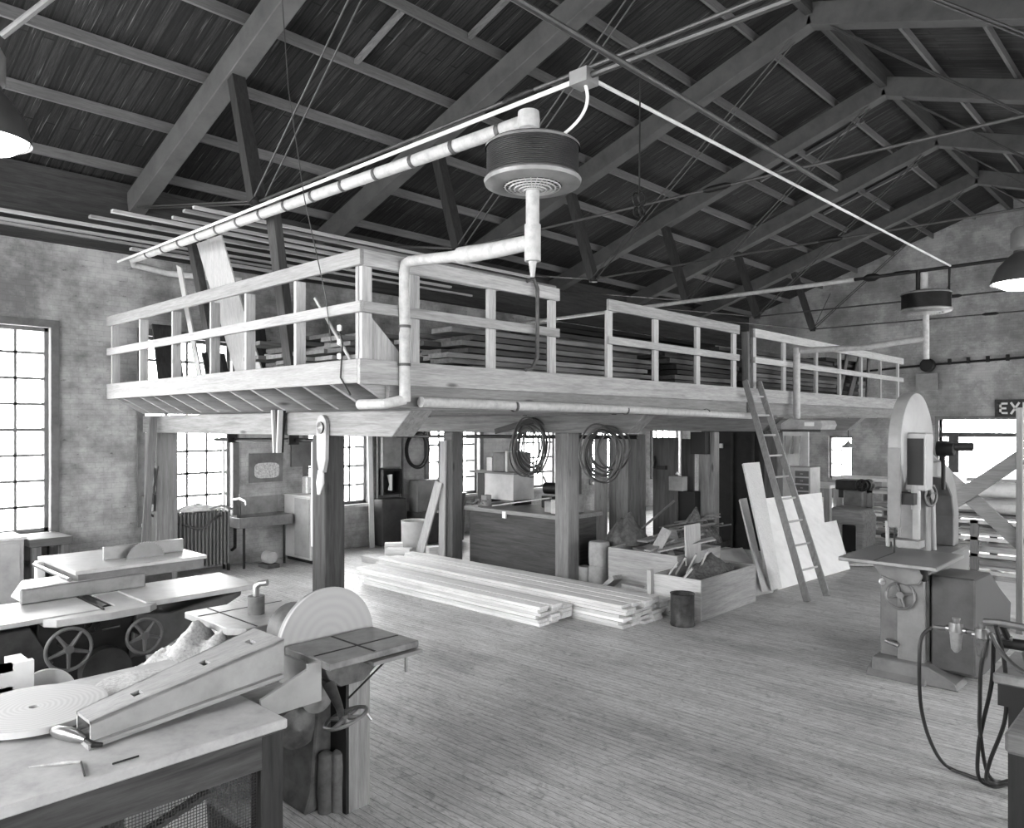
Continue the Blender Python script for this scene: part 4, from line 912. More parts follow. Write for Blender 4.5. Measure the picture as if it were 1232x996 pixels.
t=thing('fuse_box','small grey box with knob on the partition by the pale post','wall box',(-6.1,10.15,1.15))
MB().box(-6.22,-5.98,10.05,10.2,1.2,1.42).build('box_case',paint(.5,.6,.1,.06),t,.006);MB().lathe([(.001,0),(.03,0),(.001,.04)],(-6.1,10.1,1.45),(0,0,1),12).build('knob',PW,t)
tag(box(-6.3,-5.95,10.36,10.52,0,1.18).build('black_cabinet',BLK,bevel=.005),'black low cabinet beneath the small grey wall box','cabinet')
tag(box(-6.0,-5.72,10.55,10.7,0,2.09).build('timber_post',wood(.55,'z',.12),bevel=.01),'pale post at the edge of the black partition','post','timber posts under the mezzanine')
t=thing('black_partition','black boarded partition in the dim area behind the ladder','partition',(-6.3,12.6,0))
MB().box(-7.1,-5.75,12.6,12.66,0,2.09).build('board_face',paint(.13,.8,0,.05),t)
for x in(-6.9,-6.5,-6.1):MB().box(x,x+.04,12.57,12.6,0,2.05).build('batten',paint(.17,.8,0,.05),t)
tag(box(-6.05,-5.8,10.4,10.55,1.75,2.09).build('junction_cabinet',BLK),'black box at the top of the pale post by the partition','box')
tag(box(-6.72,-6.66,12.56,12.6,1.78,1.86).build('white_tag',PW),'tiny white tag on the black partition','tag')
# crates
def crate(label,x0,x1,y0,y1,h,v,lip=None,open_=True):
    t=thing('wooden_crate',label,'crate',((x0+x1)/2,(y0+y1)/2,0),'open wooden crates')
    W=wood(v,'x',.1);WY=wood(v,'y',.1)
    MB().box(x0,x1,y0,y0+.02,0,h).build('front_side',W,t,.003);MB().box(x0,x1,y1-.02,y1,0,h).build('back_side',W,t,.003)
    MB().box(x0,x0+.02,y0+.02,y1-.02,0,h).build('end_side',WY,t,.003);MB().box(x1-.02,x1,y0+.02,y1-.02,0,h).build('end_side',WY,t,.003)
    MB().box(x0+.02,x1-.02,y0+.02,y1-.02,0,.02).build('bottom',W,t)
    return t
crate('large pale plywood crate heaped with offcuts beside the square post',-6.0,-4.95,8.2,9.3,.58,.68)
crate('smaller pale crate in front by the dark drum',-4.92,-4.3,7.62,8.98,.46,.74)
c_=bpy.data.objects['wooden_crate.001']
MB().box(-4.97,-4.92,7.56,7.62,0,.5).build('corner_post',wood(.7,'z',.08),c_);MB().box(-4.92,-4.36,7.595,7.62,.0,.05).build('bottom_batten',wood(.7,'x',.08),c_)
tag(box(-4.78,-4.72,7.6,7.61,.16,.18).build('nail_plate',IRON),'small dark plate on the crate face','plate') if False else None
rr=random.Random(9)
for i in range(16):
    x=rr.uniform(-5.8,-5.1);y=rr.uniform(8.35,9.1);z=.46+.2*rr.random();a=rr.uniform(0,3.1);L=rr.uniform(.25,.6)
    o=MB().bar((x-L/2*math.cos(a),y-L/2*math.sin(a),z),(x+L/2*math.cos(a),y+L/2*math.sin(a),z+rr.uniform(0,.14)),rr.uniform(.08,.2),.025).build('wood_offcut',wood(rr.choice([.5,.62,.76]),'x',.08),bevel=.003)
    tag(o,'wood offcut in the large crate, %s one counted from the post side'%ordn(i) if i<16 else '','offcut','offcuts in the large crate')
tag(MB().bar((-4.9,8.5,.45),(-4.92,8.5,.95),.36,.02,(1,0,0)).build('square_panel',wood(.72,'z',.06)),'square pale panel standing up at the back of the crates','panel')
tag(MB().bar((-5.35,8.3,.55),(-5.25,8.45,.86),.14,.02,(0,1,0)).build('short_board',wood(.7,'z',.06)),'short board sticking up from the large crate','board')
leaning('slanted_board','pale board lying slantwise over the crate edge under the square panel','board',(-5.3,8.3,.6),(-4.75,8.75,.76),.22,.02,wood(.7,'x',.06),(0,0,1))
heap('crate_shavings','dark mound of shavings filling the front crate',-4.6,8.4,.29,.55,.3,.32,paint(.36,.95,0,.12,30),12,'shavings',34)
for i in range(5):
    x=rr.uniform(-4.85,-4.4);y=7.7+i*.13;o=MB().bar((x,y,.42),(x+.1,y+.05,.56+.03*i),.12,.02).build('paper_scrap',paint(.66,.8,0,.1,9))
    tag(o,'pale scrap poking out of the front crate, %s from the drum'%ordn(i),'scrap','scraps in the front crate')
# sacks standing by the post
def sack(label,x,y,z,w,d,h,v):
    m=MB();prof=[]
    N=18;lv=[(0,.96),(.06,1),(.5,1.03),(.94,1),(1,.93)];vs=[]
    for hh,s in lv:
        for k in range(N):
            a=2*math.pi*k/N;c,s_=math.cos(a),math.sin(a);vs.append((x+w/2*s*abs(c)**.5*(1 if c>0 else -1),y+d/2*s*abs(s_)**.5*(1 if s_>0 else -1),z+h*hh))
    fs=[(i*N+k,i*N+(k+1)%N,(i+1)*N+(k+1)%N,(i+1)*N+k) for i in range(len(lv)-1) for k in range(N)]+[tuple(range(N))[::-1],tuple(range((len(lv)-1)*N,len(lv)*N))]
    tag(m.add(vs,fs,True).build('paper_sack',paint(v,.85,0,.08,8)),label,'sack','sacks beside the square post')
sack('lower paper sack standing between the square post and large crate',-6.22,8.3,0,.24,.24,.3,.56)
sack('upper paper sack stacked on another beside the large crate',-6.22,8.3,.3,.25,.22,.32,.6)
sack('small pale sack on the floor at the foot of the square post',-6.5,8.35,0,.2,.18,.24,.66)
tag(MB().lathe([(.001,.0),(.13,0),(.135,.02),(.13,.04),(.13,.33),(.137,.35),(.12,.34),(.12,.3),(.001,.3)],(-4.38,7.36,0),(0,0,1),32).build('steel_drum',paint(.27,.4,.4,.1,12)),'small dark metal drum standing in front of the crates','drum')
# scraps in front of the large crate
for i,(a,b,w,th,v) in enumerate([((-5.75,7.95,.05),(-5.2,7.75,.05),.14,.09,.5),((-5.6,8.0,.16),(-5.1,7.85,.18),.1,.06,.62),((-5.5,7.8,.04),(-5.0,7.55,.04),.12,.04,.72),((-5.2,7.95,.15),(-5.05,7.9,.3),.2,.05,.55),((-5.9,8.05,.1),(-5.7,8.0,.25),.16,.06,.7),((-5.35,7.7,.02),(-4.95,7.6,.02),.08,.03,.8)]):
    tag(MB().bar(a,b,w,th).build('wood_scrap',wood(v,'x',.08),bevel=.004),'scrap of wood before the large crate, %s laid from the post side'%ordn(i),'scrap','scraps before the large crate')
t=thing('tarpaulin','folded dark cloth tarpaulin slumped behind the sacks','tarpaulin',(-6.1,8.9,0)) if False else None
heap('folded_tarpaulin','folded dark cloth slumped behind the sacks by the square post',-6.15,8.85,.3,.35,.42,.55,paint(.34,.9,0,.12,12),21,'tarpaulin',30)
tag(box(-6.4,-6.04,8.6,9.2,0,.58).build('cloth_stand',wood(.4,'x',.1)),'dark box under the folded cloth beside the large crate','box')
tag(MB().tube([(-5.95,8.9,.75),(-5.6,9.2,1.15)],.016,8).build('broom_handle',wood(.4,'z',.06)),'slanting stick poking up from the folded cloth','stick')
# dark bench with rags behind crates
t=thing('low_bench','dark low bench loaded with rough branches and rags behind the crates','bench',(-5.7,10,0))
MB().box(-6.05,-5.35,9.6,10.3,.42,.5).build('bench_top',wood(.22,'x',.06),t)
for x in(-5.98,-5.84,-5.7,-5.55,-5.42):MB().box(x-.03,x+.03,9.62,9.7,0,.42).build('slat',wood(.25,'z',.06),t)
MB().box(-6.0,-5.4,9.8,10.25,.0,.3).build('lower_box',BLK,t)
heap('rag_heap','rough heap of rags and scraps on the dark low bench',-5.7,9.97,.37,.36,.42,.5,paint(.34,.95,0,.2,14),31,'rags',36)
m=MB()
for k in range(26):
    x=rr.uniform(-5.95,-5.45);y=rr.uniform(9.7,10.1);z=.62+rr.random()*.22;a=rr.uniform(-.5,.5);m.bar((x-.25*math.cos(a),y-.2*math.sin(a),z-.05),(x+.25*math.cos(a),y+.2*math.sin(a),z+.06),.05,.02)
tag(m.build('kindling',wood(.5,'x',.15)),'loose sticks tangled on the rag heap behind the crates','sticks',kind='stuff')
# leaning panels and ladder
PLY=paint(.96,.6,0,.04,5)
quad_panel('plywood_sheet','front white plywood sheet leaning behind the ladder',(-4.38,9.78,0),(-4.22,11.95,0),(-4.72,12.75,.62),(-4.9,10.5,.62),.015,PLY,'plywood sheets behind the ladder')
quad_panel('plywood_sheet','taller rear white plywood sheet behind the front one',(-4.5,9.95,0),(-4.4,11.6,0),(-5.1,13.1,1.03),(-5.3,10.95,1.05),.015,PLY,'plywood sheets behind the ladder')
quad_panel('leaning_plank','tallest pale plank leaning left of the white plywood sheets',(-4.39,9.56,.01),(-4.38,9.86,.01),(-5.4,11.34,1.6),(-5.4,10.8,1.6),.03,wood(.93,'z',.04),'planks by the plywood sheets')
quad_panel('leaning_plank','narrower pale plank just left of the tallest leaning plank',(-4.44,9.4,.01),(-4.42,9.52,.01),(-5.35,10.82,1.07),(-5.35,10.6,1.07),.03,wood(.85,'z',.04),'planks by the plywood sheets')
quad_panel('plywood_offcut','low slumped pale sheet lying against the crate end by the ladder',(-4.46,9.2,0),(-4.36,9.6,0),(-5.1,10.2,.42),(-5.3,9.75,.4),.02,paint(.82,.6,0,.05,5))
t=thing('ladder','wooden ladder leaning up to the mezzanine railing','ladder',(-3.8,9.6,0))
LM=wood(.56,'z',.08,.6,False)
A0,A1=V((-3.82,9.38,0)),V((-5.2,10.5,2.85));B0,B1=V((-3.76,9.86,0)),V((-5.2,10.95,2.85))
for a,b in((A0,A1),(B0,B1)):MB().bar(a,b,.035,.085,(1,0,0)).build('rail',LM,t,.003)
for k in range(9):
    s=.12+k*.1;MB().tube([A0.lerp(A1,s),B0.lerp(B1,s)],.014,8).build('rung',wood(.7,'y',.06),t)
leaning('ladder_guide_post','short upright timber at the ladder gap in the railing','post',(-5.3,10.75,2.3),(-5.3,10.72,3.6),.07,.1,wood(.42,'z',.08),(1,0,0))
# ================================================================== far side benches
t=thing('tool_board','pale tool board with hanging tools under the far mezzanine','tool board',(-7.6,17.0,0))
MB().box(-8.6,-6.9,17.0,17.05,.9,2.05).build('board',paint(.78,.7,0,.05),t)
m=MB();rr=random.Random(14)
for k in range(9):
    x=-8.5+k*.18;m=MB();m.tube([(x,16.96,1.95),(x+rr.uniform(-.05,.05),16.95,1.95-rr.uniform(.3,.7))],[.02,rr.uniform(.02,.06)],8);m.build('hanging_tool',paint(rr.choice([.3,.5,.6]),.6,.1,.1),t)
def bench(label,x0,x1,y0,y1,h,v,name='side_bench'):
    t=thing(name,label,'bench',((x0+x1)/2,(y0+y1)/2,0));MB().box(x0,x1,y0,y1,h-.07,h).build('bench_top',wood(v,'x',.1),t,.008)
    for x in(x0+.08,x1-.08):
        for y in(y0+.08,y1-.08):MB().box(x-.06,x+.06,y-.06,y+.06,0,h-.07).build('leg',wood(v-.2,'z',.1),t)
    MB().box(x0+.05,x1-.05,y0+.1,y1-.1,.25,.29).build('shelf',wood(v-.15,'x',.1),t);return t
bench('pale work table beneath the tool board beyond the plywood sheets',-8.3,-6.0,15.9,16.8,.95,.85)
t=thing('parts_drawers','pale cabinet of small drawers on the bench under the tool board','drawer cabinet',(-6.3,15.2,.0))
MB().box(-6.65,-6.05,15.0,15.5,0,1.35).build('cabinet_body',paint(.7,.6,0,.06),t,.006)
for k in range(4):
    d=MB().box(-6.35,-6.08,14.985,15.0,.75+k*.14,.86+k*.14).build('drawer',paint(.38,.6,0,.06),t);MB().box(-6.24,-6.19,14.97,14.985,.79+k*.14,.81+k*.14).build('drawer_pull',STEEL,d)
t=bench('white-topped bench under the small far window',-6.6,-5.4,17.6,18.4,1.02,.92)
t=thing('vise_bench','sturdy rounded block bench right of the plywood sheets','bench',(-4.6,13.0,0))
MB().prism([(-5.0,.0),(-4.85,.0),(-4.85,.5),(-4.6,.5),(-4.6,.0),(-4.48,.0),(-4.45,.62),(-4.52,.75),(-5.0,.78)],'y',13.3,13.9).build('bench_block',wood(.5,'x',.12),t,.02)
MB().box(-4.85,-4.6,13.4,13.8,.05,.5).build('recess_shade',BLK,t)  # black block fills the hollow in place of its shade
t=thing('machine_vise','dark machine head with wheel on the far bench by the gable wall','machine',(-5.0,14.6,.0))
MB().box(-5.2,-4.85,14.4,15.0,0,1.0).build('pedestal',paint(.38,.6,.1,.08),t,.02)
MB().box(-5.35,-4.95,14.4,14.8,1.0,1.18).build('machine_bed',paint(.15,.5,.3,.05),t,.02);MB().box(-5.3,-5.0,14.45,14.75,.85,1.0).build('bed_support',paint(.2,.5,.3,.05),t)
quadwheel(MB(),(-4.86,14.38,1.1),(0,1,0),.1,.03,5,.016).build('handwheel',IRON,t);MB().lathe([(.001,0),(.1,0),(.1,.2),(.001,.2)],(-4.84,14.5,1.1),(0,1,0),24).build('drive_pulley',IRON,t)
t=thing('pendant_lamp','small conical lamp hanging before the far window','lamp',(-6.1,17.2,1.7))
MB().lathe([(.16,0),(.12,.04),(.03,.12),(.02,.16)],(-6.1,17.2,1.7),(0,0,1),24).build('lamp_shade',paint(.6,.5,.1,.05),t)
MB().tube([(-6.1,17.2,1.85),(-6.1,17.2,2.36)],.008,6).build('lamp_cord',IRON,t)
tag(box(-5.6,-5.35,23.26,23.295,.9,2.0).build('wall_door_panel',paint(.25,.6,0,.06)),'tall dark box fixed to the gable wall','wall box')
leaning('floor_plank','pale plank lying on the floor before the rounded block bench','plank',(-4.35,12.2,.03),(-3.6,12.7,.05),.14,.04,wood(.8,'x',.06),(0,0,1),'planks lying by the saw table')
leaning('floor_plank','second pale plank beside the other on the floor by the block bench','plank',(-4.25,12.5,.07),(-3.5,12.95,.1),.12,.04,wood(.8,'x',.06),(0,0,1),'planks lying by the saw table')
tag(MB().bar((-4.05,13.2,0),(-4.1,13.3,.62),.1,.03,(1,0,0)).build('white_strip',PW),'bright white strip standing beside the block bench','strip')
# ================================================================== lumber racks
def rack(label,x0,x1,y0,y1,zs,ux,seed,grp):
    t=thing('lumber_rack',label,'rack',((x0+x1)/2,(y0+y1)/2,0),'lumber racks before the far door');rr=random.Random(seed)
    for i,u in enumerate(ux):
        for y in(y0+.04,y1-.04):MB().box(u-.05,u+.05,y-.04,y+.04,0,zs[-1]).build('upright',wood(.5,'z',.1),t)
    for z in zs:
        for y in(y0,y1-.05):MB().box(x0,x1,y,y+.05,z-.05,z).build('shelf_rail',wood(.82,'x',.06),t,.003)
    for q,z in enumerate(zs):
        for j in range(4):
            yc=y0+.1+(y1-y0-.2)*(j+.5)/4;xa=x0+rr.uniform(0,.4);xb=x1-rr.uniform(0,.4)
            o=box(xa,xb,yc-.07,yc+.07,z+.002,z+rr.choice([.04,.06,.09])).build('racked_board',wood(rr.choice([.45,.7,.8]),'x',.08),bevel=.003)
            tag(o,'board on the %s shelf of the %s, %s row'%(ordn(q),grp,ordn(j)),'board','boards on the '+grp)
rack('low wide lumber rack behind the slanted timber brace',-3.4,-1.2,12.6,13.9,[.1,.34,.58,.82],[-2.7,-1.4],41,'right lumber rack')
rack('lumber rack seen between the block bench and band saw',-4.9,-3.5,14.6,15.6,[.15,.42,.7,1.0],[-4.8,-4.2,-3.6],42,'left lumber rack')
def bundle(label,x0,x1,y,z,r,v,seed):
    rr=random.Random(seed);N=14;K=10;vs=[]
    for i in range(K):
        x=x0+(x1-x0)*i/(K-1);q=r*(1+.12*rr.uniform(-1,1))*(.7 if i in(0,K-1) else 1)
        for k in range(N):
            a=2*math.pi*k/N;vs.append((x,y+q*1.7*math.cos(a),z+q*.8+q*.8*math.sin(a)*(1+.1*rr.uniform(-1,1))))
    fs=[(i*N+k,i*N+(k+1)%N,(i+1)*N+(k+1)%N,(i+1)*N+k) for i in range(K-1) for k in range(N)]+[tuple(range(N))[::-1],tuple(range((K-1)*N,K*N))]
    tag(MB().add(vs,fs,True).build('wrapped_bundle',paint(v,.5,0,.06,8)),label,'bundle','wrapped bundles on the right rack')
bundle('upper pale wrapped bundle on the right rack',-3.1,-1.3,13.1,1.12,.14,.85,3)
bundle('lower front wrapped bundle on the right rack',-3.3,-1.4,12.95,.9,.13,.75,4)
bundle('rear wrapped bundle on the right rack',-3.0,-1.4,13.5,.9,.16,.82,5)
tag(box(-3.0,-1.3,10.2,12.3,.002,.03).build('floor_sheet',paint(.82,.6,0,.05,4)),'large pale sheet lying on the floor before the right rack','sheet')
t=thing('braced_frame','timber frame with crossed braces and tall pale post at the right edge','frame',(-1.9,9.5,0))
MB().box(-1.64,-1.58,9.45,9.55,0,2.38).build('post',wood(.6,'z',.06),t,.004)
MB().bar((-2.75,9.53,2.05),(-1.58,9.53,.92),.04,.15,(0,0,1)).build('cross_brace',wood(.58,'x',.08),t,.003)
MB().bar((-2.75,9.48,.92),(-1.6,9.48,1.86),.04,.15,(0,0,1)).build('cross_brace',wood(.54,'x',.08),t,.003)
MB().box(-2.8,-2.7,9.45,9.55,0,2.1).build('post',wood(.6,'z',.06),t,.004)
# gable fittings
t=thing('exit_sign','dark EXIT sign with white letters above the far door','exit sign',(-4.2,23.25,2.5))
MB().box(-4.5,-3.3,23.24,23.29,2.4,2.86).build('sign_panel',paint(.2,.6,0,.03),t)
def letters(txt,x,y,z,h,mat,parent):
    w=h*.62;s=h*.17;g_=h*.24
    strokes={'E':[(0,0,s,h),(0,0,w,s),(0,h/2-s/2,w*.85,h/2+s/2),(0,h-s,w,h)],'I':[(0,0,s,h)],'T':[(0,h-s,w,h),(w/2-s/2,0,w/2+s/2,h)]}
    for ch in txt:
        m=MB()
        if ch=='X':
            m.bar((x,y,z),(x+w,y,z+h),.01,s,(0,0,1));m.bar((x,y,z+h),(x+w,y,z),.01,s,(0,0,1))
        else:
            for a,b,c,d in strokes[ch]:m.box(x+a,x+c,y-.006,y+.004,z+b,z+d)
        m.build('letter',mat,parent);x+=(s if ch=='I' else w)+g_
letters('EXIT',-4.4,23.235,2.48,.3,PW,t)
t=thing('electric_meter','dark round meter over a box on the gable wall','meter',(-6.1,23.2,3.2))
MB().lathe([(.001,0),(.19,0),(.19,.12),(.15,.16),(.001,.16)],(-6.1,23.29,3.85),(0,-1,0),28).build('meter_dial',BLK,t);MB().box(-6.4,-5.85,23.2,23.295,3.15,3.62).build('meter_box',paint(.55,.6,.1,.06),t)
cw=thing('wall_conduit','dark conduit with knobs running along the gable wall','conduit',(-4,23.27,3.84))
MB().tube([(-9,23.27,3.7),(-6.1,23.27,3.86),(-3.0,23.27,3.96),(2.5,23.27,4.0)],.03,8).build('conduit_run',BLK,cw)
for k in range(9):MB().box(-5.6+k*.45,-5.53+k*.45,23.2,23.3,3.84+.01*k,4.0+.01*k).build('wall_clip',BLK,cw)
tag(MB().tube([(-7.5,19.9,5.6),(-7.9,19.8,4.7)],.008,6).build('guy_wire',ROD),'thin stay wire below the last truss','wire')
# ================================================================== band saw
t=thing('band_saw','tall cast iron band saw with big round wheel guard and square table','band saw',(-2.1,7.7,0))
BS=paint(.43,.45,.1,.07,5);BSL=paint(.56,.45,.05,.05,4)
MB().lathe([(.001,0),(.44,0),(.49,-.02),(.5,-.05),(.5,-.12),(.001,-.12)],(-2.08,7.67,2.0),(1,0,0),72).build('upper_wheel_guard',BSL,t)
MB().box(-2.2,-2.1,7.15,7.2,1.3,2.0).build('blade_guard',paint(.45,.5,.1,.05),t)
MB().box(-2.155,-2.145,7.165,7.18,.9,1.95).build('saw_blade',BLK,t)
m=MB();m.box(-2.1,-1.93,7.3,7.5,1.62,2.13);m.build('tension_housing',BSL,t,.01)
MB().box(-2.08,-1.95,7.29,7.3,1.67,2.08).build('black_face_plate',BLK,t)  # plain black plate over the near face of the housing
ou=[(8.62,1.0),(8.62,1.35),(8.5,1.62),(8.3,1.78),(8.05,1.86),(7.5,1.86),(7.5,1.72)];inn=[(7.7,1.72),(8.0,1.7),(8.2,1.62),(8.36,1.5),(8.44,1.3),(8.44,1.0)]
MB().prism(ou+inn,'x',-2.2,-1.98).build('frame_arch',BS,t,.01)
MB().box(-2.2,-1.98,7.52,7.66,1.0,1.72).build('frame_column',BS,t,.01)
MB().prism([(7.6,1.0),(8.5,1.0),(8.46,1.4),(8.25,1.66),(7.6,1.74)],'x',-2.18,-2.14).build('frame_web',paint(.34,.5,.1,.06),t)  # recessed panel in a darker tone, shade of the hollow put into its colour
MB().tube([(-2.08,8.1,1.0),(-2.08,8.05,1.62)],.03,12).build('inner_rod',BSL,t)
m=MB();m.lathe([(.001,0),(.07,0),(.075,.06),(.06,.14),(.001,.15)],(-1.98,7.85,1.98),(1,.0,0),20);m.lathe([(.001,0),(.04,0),(.04,.16),(.001,.17)],(-1.85,7.85,2.0),(.9,.4,0),14)
m.build('tension_motor',BLK,t);MB().tube([(-1.93,7.85,1.98),(-1.93,7.85,1.6)],.018,8).build('tension_screw',BLK,t)
MB().bar((-2.0,7.62,1.5),(-2.0,7.66,2.1),.06,.05).build('bracket_bar',BSL,t)
quadwheel(MB(),(-1.96,7.55,1.56),(1,-.3,0),.09,.02,4,.012).build('guide_handwheel',paint(.35,.4,.4,.06),t)
gp=MB().box(-2.04,-1.99,7.3,7.36,1.16,1.86).build('guide_post',BSL,t,.004)
MB().tube([(-2.02,7.33,1.85),(-2.02,7.33,1.45)],.04,12).build('guide_sleeve',BSL,gp)
MB().box(-2.18,-2.0,7.2,7.36,1.5,1.6).build('upper_guide',BLK,t)
MB().box(-2.17,-1.95,7.18,7.34,1.13,1.19).build('lower_guide',GREYM,t)
tb=MB().box(-2.44,-1.68,6.64,7.5,1.04,1.075).build('saw_table',paint(.5,.38,.5,.06,8),t,.006)
MB().box(-2.155,-2.145,6.65,7.17,1.074,1.0765).build('blade_slot',BLK,tb)
MB().prism([(-2.3,1.04),(-1.8,1.04),(-1.9,.86),(-2.0,.84),(-2.2,.9)],'y',6.95,7.15).build('trunnion',BS,t,.01)
MB().tube([(-1.86,6.95,1.02),(-1.86,7.0,.9)],.03,10).build('table_clamp',IRON,t)
MB().prism([(7.2,.1),(8.6,.1),(8.6,1.0),(7.3,1.0),(7.2,.9)],'x',-2.28,-1.88).build('base_casting',BS,t,.02)
MB().box(-2.12,-1.9,7.14,7.2,.1,.95).build('front_rib',paint(.46,.5,.1,.06),t,.01)
m=MB();m.prism([(7.0,0),(8.8,0),(8.75,.06),(8.6,.12),(7.2,.12),(7.06,.06)],'x',-2.34,-1.86);m.prism([(-2.3,0),(-1.62,0),(-1.64,.06),(-1.86,.16),(-2.3,.16)],'y',7.05,7.35);m.build('foot_casting',BS,t,.01)
quadwheel(MB(),(-2.08,7.1,.72),(.2,-1,.25),.11,.02,4,.012).build('tilt_handwheel',paint(.42,.4,.4,.06),t)
MB().tube([(-2.2,7.16,.3),(-2.2,7.12,.3),(-2.1,7.12,.28)],.02,8).build('foot_brake',STEEL,t);MB().lathe([(.001,0),(.03,0),(.001,.05)],(-2.26,7.2,.8),(0,-1,0),12).build('stud',PW,t)
MB().prism([(7.18,.12),(7.3,.07),(7.55,.05),(8.5,.05),(8.6,.5),(8.1,.72),(7.75,.9),(7.18,.92)],'x',-1.86,-1.53).build('lower_wheel_guard',paint(.28,.5,.2,.06,5),t,.012)
# ================================================================== right bench, air gear and hoses
t=thing('corner_bench','thick-topped dark workbench at the lower right edge','bench',(-.2,4.25,0))
MB().box(-.72,.5,3.9,4.62,.76,.86).build('bench_top',wood(.42,'x',.14),t,.015)
for x,y in((-.66,3.97),(.4,3.97),(-.66,4.55),(.4,4.55)):MB().box(x-.05,x+.05,y-.05,y+.05,0,.76).build('leg',wood(.13,'z',.05),t)
MB().box(-.6,.4,3.95,4.0,.6,.72).build('apron',wood(.13,'x',.06),t)
t=thing('machine_stand','dark iron machine stand behind the corner bench','machine stand',(-.6,5.1,0))
MB().box(-.95,-.2,4.85,5.4,.78,.84).build('stand_top',paint(.5,.5,.2,.1),t,.01);MB().box(-.93,-.25,4.87,5.3,.66,.78).build('stand_rail',BLK,t)
for x,y in((-.86,4.95),(-.3,4.95),(-.86,5.3)):MB().box(x-.03,x+.03,y-.03,y+.03,0,.66).build('leg',BLK,t)
MB().lathe([(.001,0),(.1,0),(.12,.1),(.06,.16),(.001,.2)],(-.72,5.0,.84),(0,0,1),20).build('machine_head',paint(.34,.5,.2,.08),t)
MB().tube([(-.95,4.9,1.0),(-.2,4.9,1.02)],.03,10).build('cross_tube',BLK,t);MB().tube([(-.6,4.95,.84),(-.6,4.95,1.0)],.03,10).build('cross_tube_post',BLK,t)
t=thing('air_manifold','air supply manifold with two filter regulators at the right','air manifold',(-1.0,4.86,.95))
MB().tube([(-1.25,4.87,1.03),(-1.0,4.86,1.04),(-.86,4.86,1.04)],.014,8).build('supply_pipe',paint(.4,.4,.5,.06),t)
m=MB();m.tube([(-.98,4.8,1.12),(-.9,4.79,1.13),(-.3,4.72,1.12)],.02,8);m.build('upper_pipe',paint(.42,.4,.5,.06),t)
MB().tube([(-.9,4.8,1.13),(-.88,4.86,1.04)],.016,8).build('cross_link',IRON,t)
for i,(x,z) in enumerate([(-1.13,1.03),(-1.0,1.02)]):
    r_=MB().tube([(x,4.86,z+.05),(x,4.86,z)],[.035,.04],16).build('regulator_body',paint(.45,.35,.5,.06),t)
    MB().tube([(x,4.86,z),(x,4.86,z-.1),(x,4.86,z-.12)],[.035,.026,.01],16).build('filter_bowl',paint([.55,.38][i],.3,.3,.08,20),r_)
    MB().tube([(x,4.86,z+.05),(x,4.86,z+.075)],[.018,.022],12).build('adjusting_knob',STEEL,r_)
    MB().tube([(x-.05,4.86,z+.01),(x+.05,4.86,z+.01)],.018,10).build('pipe_union',STEEL,r_)
def hose(label,pts,r,v,sub=6):
    P_=[V(p) for p in pts];out=[]
    for i in range(len(P_)-1):
        p0=P_[max(0,i-1)];p1=P_[i];p2=P_[i+1];p3=P_[min(len(P_)-1,i+2)]
        for k in range(sub):
            s=k/sub;out.append(.5*((2*p1)+(-p0+p2)*s+(2*p0-5*p1+4*p2-p3)*s*s+(-p0+3*p1-3*p2+p3)*s**3))
    out.append(P_[-1])
    tag(MB().tube(out,r,8).build('air_hose',paint(v,.45,0,.05)),label,'hose','air hoses at the right')
hose('long air hose looping out left from the regulators to the floor',[(-1.25,4.87,1.03),(-1.3,4.83,.97),(-1.31,4.82,.81),(-1.33,4.93,.53),(-1.35,5.2,.24),(-1.32,5.42,.03),(-1.17,5.4,.012),(-1.1,5.4,.012),(-1.0,5.45,.012)],.011,.17)
hose('air hose dropping straight from the manifold, left of its neighbours',[(-.97,4.86,1.05),(-1.0,4.83,.87),(-1.03,4.94,.61),(-1.04,5.0,.44),(-1.06,5.3,.09),(-.98,5.4,.02)],.011,.15)
hose('air hose crossing behind the straight one and curling on the floor',[(-.95,4.88,1.03),(-.97,4.93,.76),(-1.03,5.01,.49),(-1.06,5.05,.33),(-1.1,5.25,.08),(-1.04,5.32,.02),(-.98,5.4,.025)],.011,.13)
hose('rightmost air hose bulging toward the corner bench',[(-.92,4.77,1.12),(-.9,4.86,.93),(-.9,4.93,.73),(-.92,4.98,.53),(-1.01,5.1,.26),(-1.05,5.2,.1),(-1.03,5.34,.035),(-.98,5.42,.04)],.011,.13)
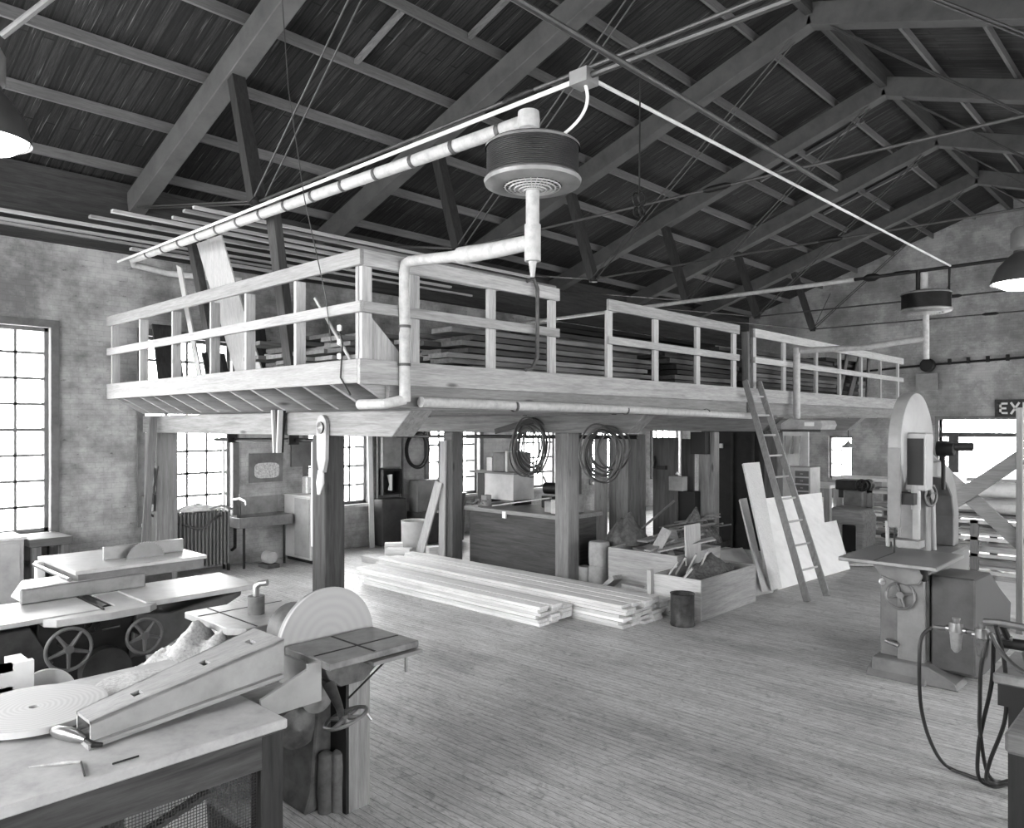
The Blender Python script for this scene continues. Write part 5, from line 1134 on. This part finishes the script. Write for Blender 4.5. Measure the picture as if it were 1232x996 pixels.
hose('short air hose swinging off the manifold to the right edge',[(-.94,4.75,1.08),(-.89,4.74,.99),(-.77,4.64,.93),(-.6,4.6,.93)],.012,.25)
SKY=30
EXPO=.14
# ------------------------------------------------------------------ daylight, camera
w=bpy.data.worlds.new('overcast_sky');bpy.context.scene.world=w;w.use_nodes=True
bg=w.node_tree.nodes['Background'];bg.inputs[0].default_value=(1,1,1,1);bg.inputs[1].default_value=SKY
def portal(c,sx,sy,rot):
    l=bpy.data.lights.new('window_portal','AREA');l.shape='RECTANGLE';l.size=sx;l.size_y=sy;l.cycles.is_portal=True
    o=bpy.data.objects.new('window_portal',l);C.objects.link(o);o.location=c;o.rotation_euler=rot
for y0,y1,z0,z1 in WL: portal((XL-.42,(y0+y1)/2,(z0+z1)/2),z1-z0,y1-y0,(0,-math.pi/2,0))
for y0,y1,z0,z1 in WR: portal((XR+.42,(y0+y1)/2,(z0+z1)/2),z1-z0,y1-y0,(0,math.pi/2,0))
for x0,x1,z0,z1 in WN: portal(((x0+x1)/2,YN-.42,(z0+z1)/2),x1-x0,z1-z0,(math.pi/2,0,0))
for x0,x1,z0,z1 in WF: portal(((x0+x1)/2,YF+.42,(z0+z1)/2),x1-x0,z1-z0,(-math.pi/2,0,0))
cam=bpy.data.cameras.new('camera');co=bpy.data.objects.new('camera',cam);C.objects.link(co)
co.location=(0,0,2.2);co.rotation_euler=(R(90),0,R(43.4));cam.lens=36*914/1232;cam.sensor_width=36;cam.shift_y=13/1232;cam.clip_start=.05;cam.clip_end=200
sc=bpy.context.scene;sc.camera=co
sc.view_settings.view_transform='Standard';sc.view_settings.look='None';sc.view_settings.gamma=1;sc.view_settings.exposure=EXPO
sc.view_settings.use_curve_mapping=False
sc.cycles.use_denoising=True;sc.cycles.max_bounces=10;sc.cycles.diffuse_bounces=3;sc.cycles.glossy_bounces=4;sc.cycles.transparent_max_bounces=12
sc.cycles.sample_clamp_indirect=12;sc.cycles.caustics_reflective=False;sc.cycles.caustics_refractive=False
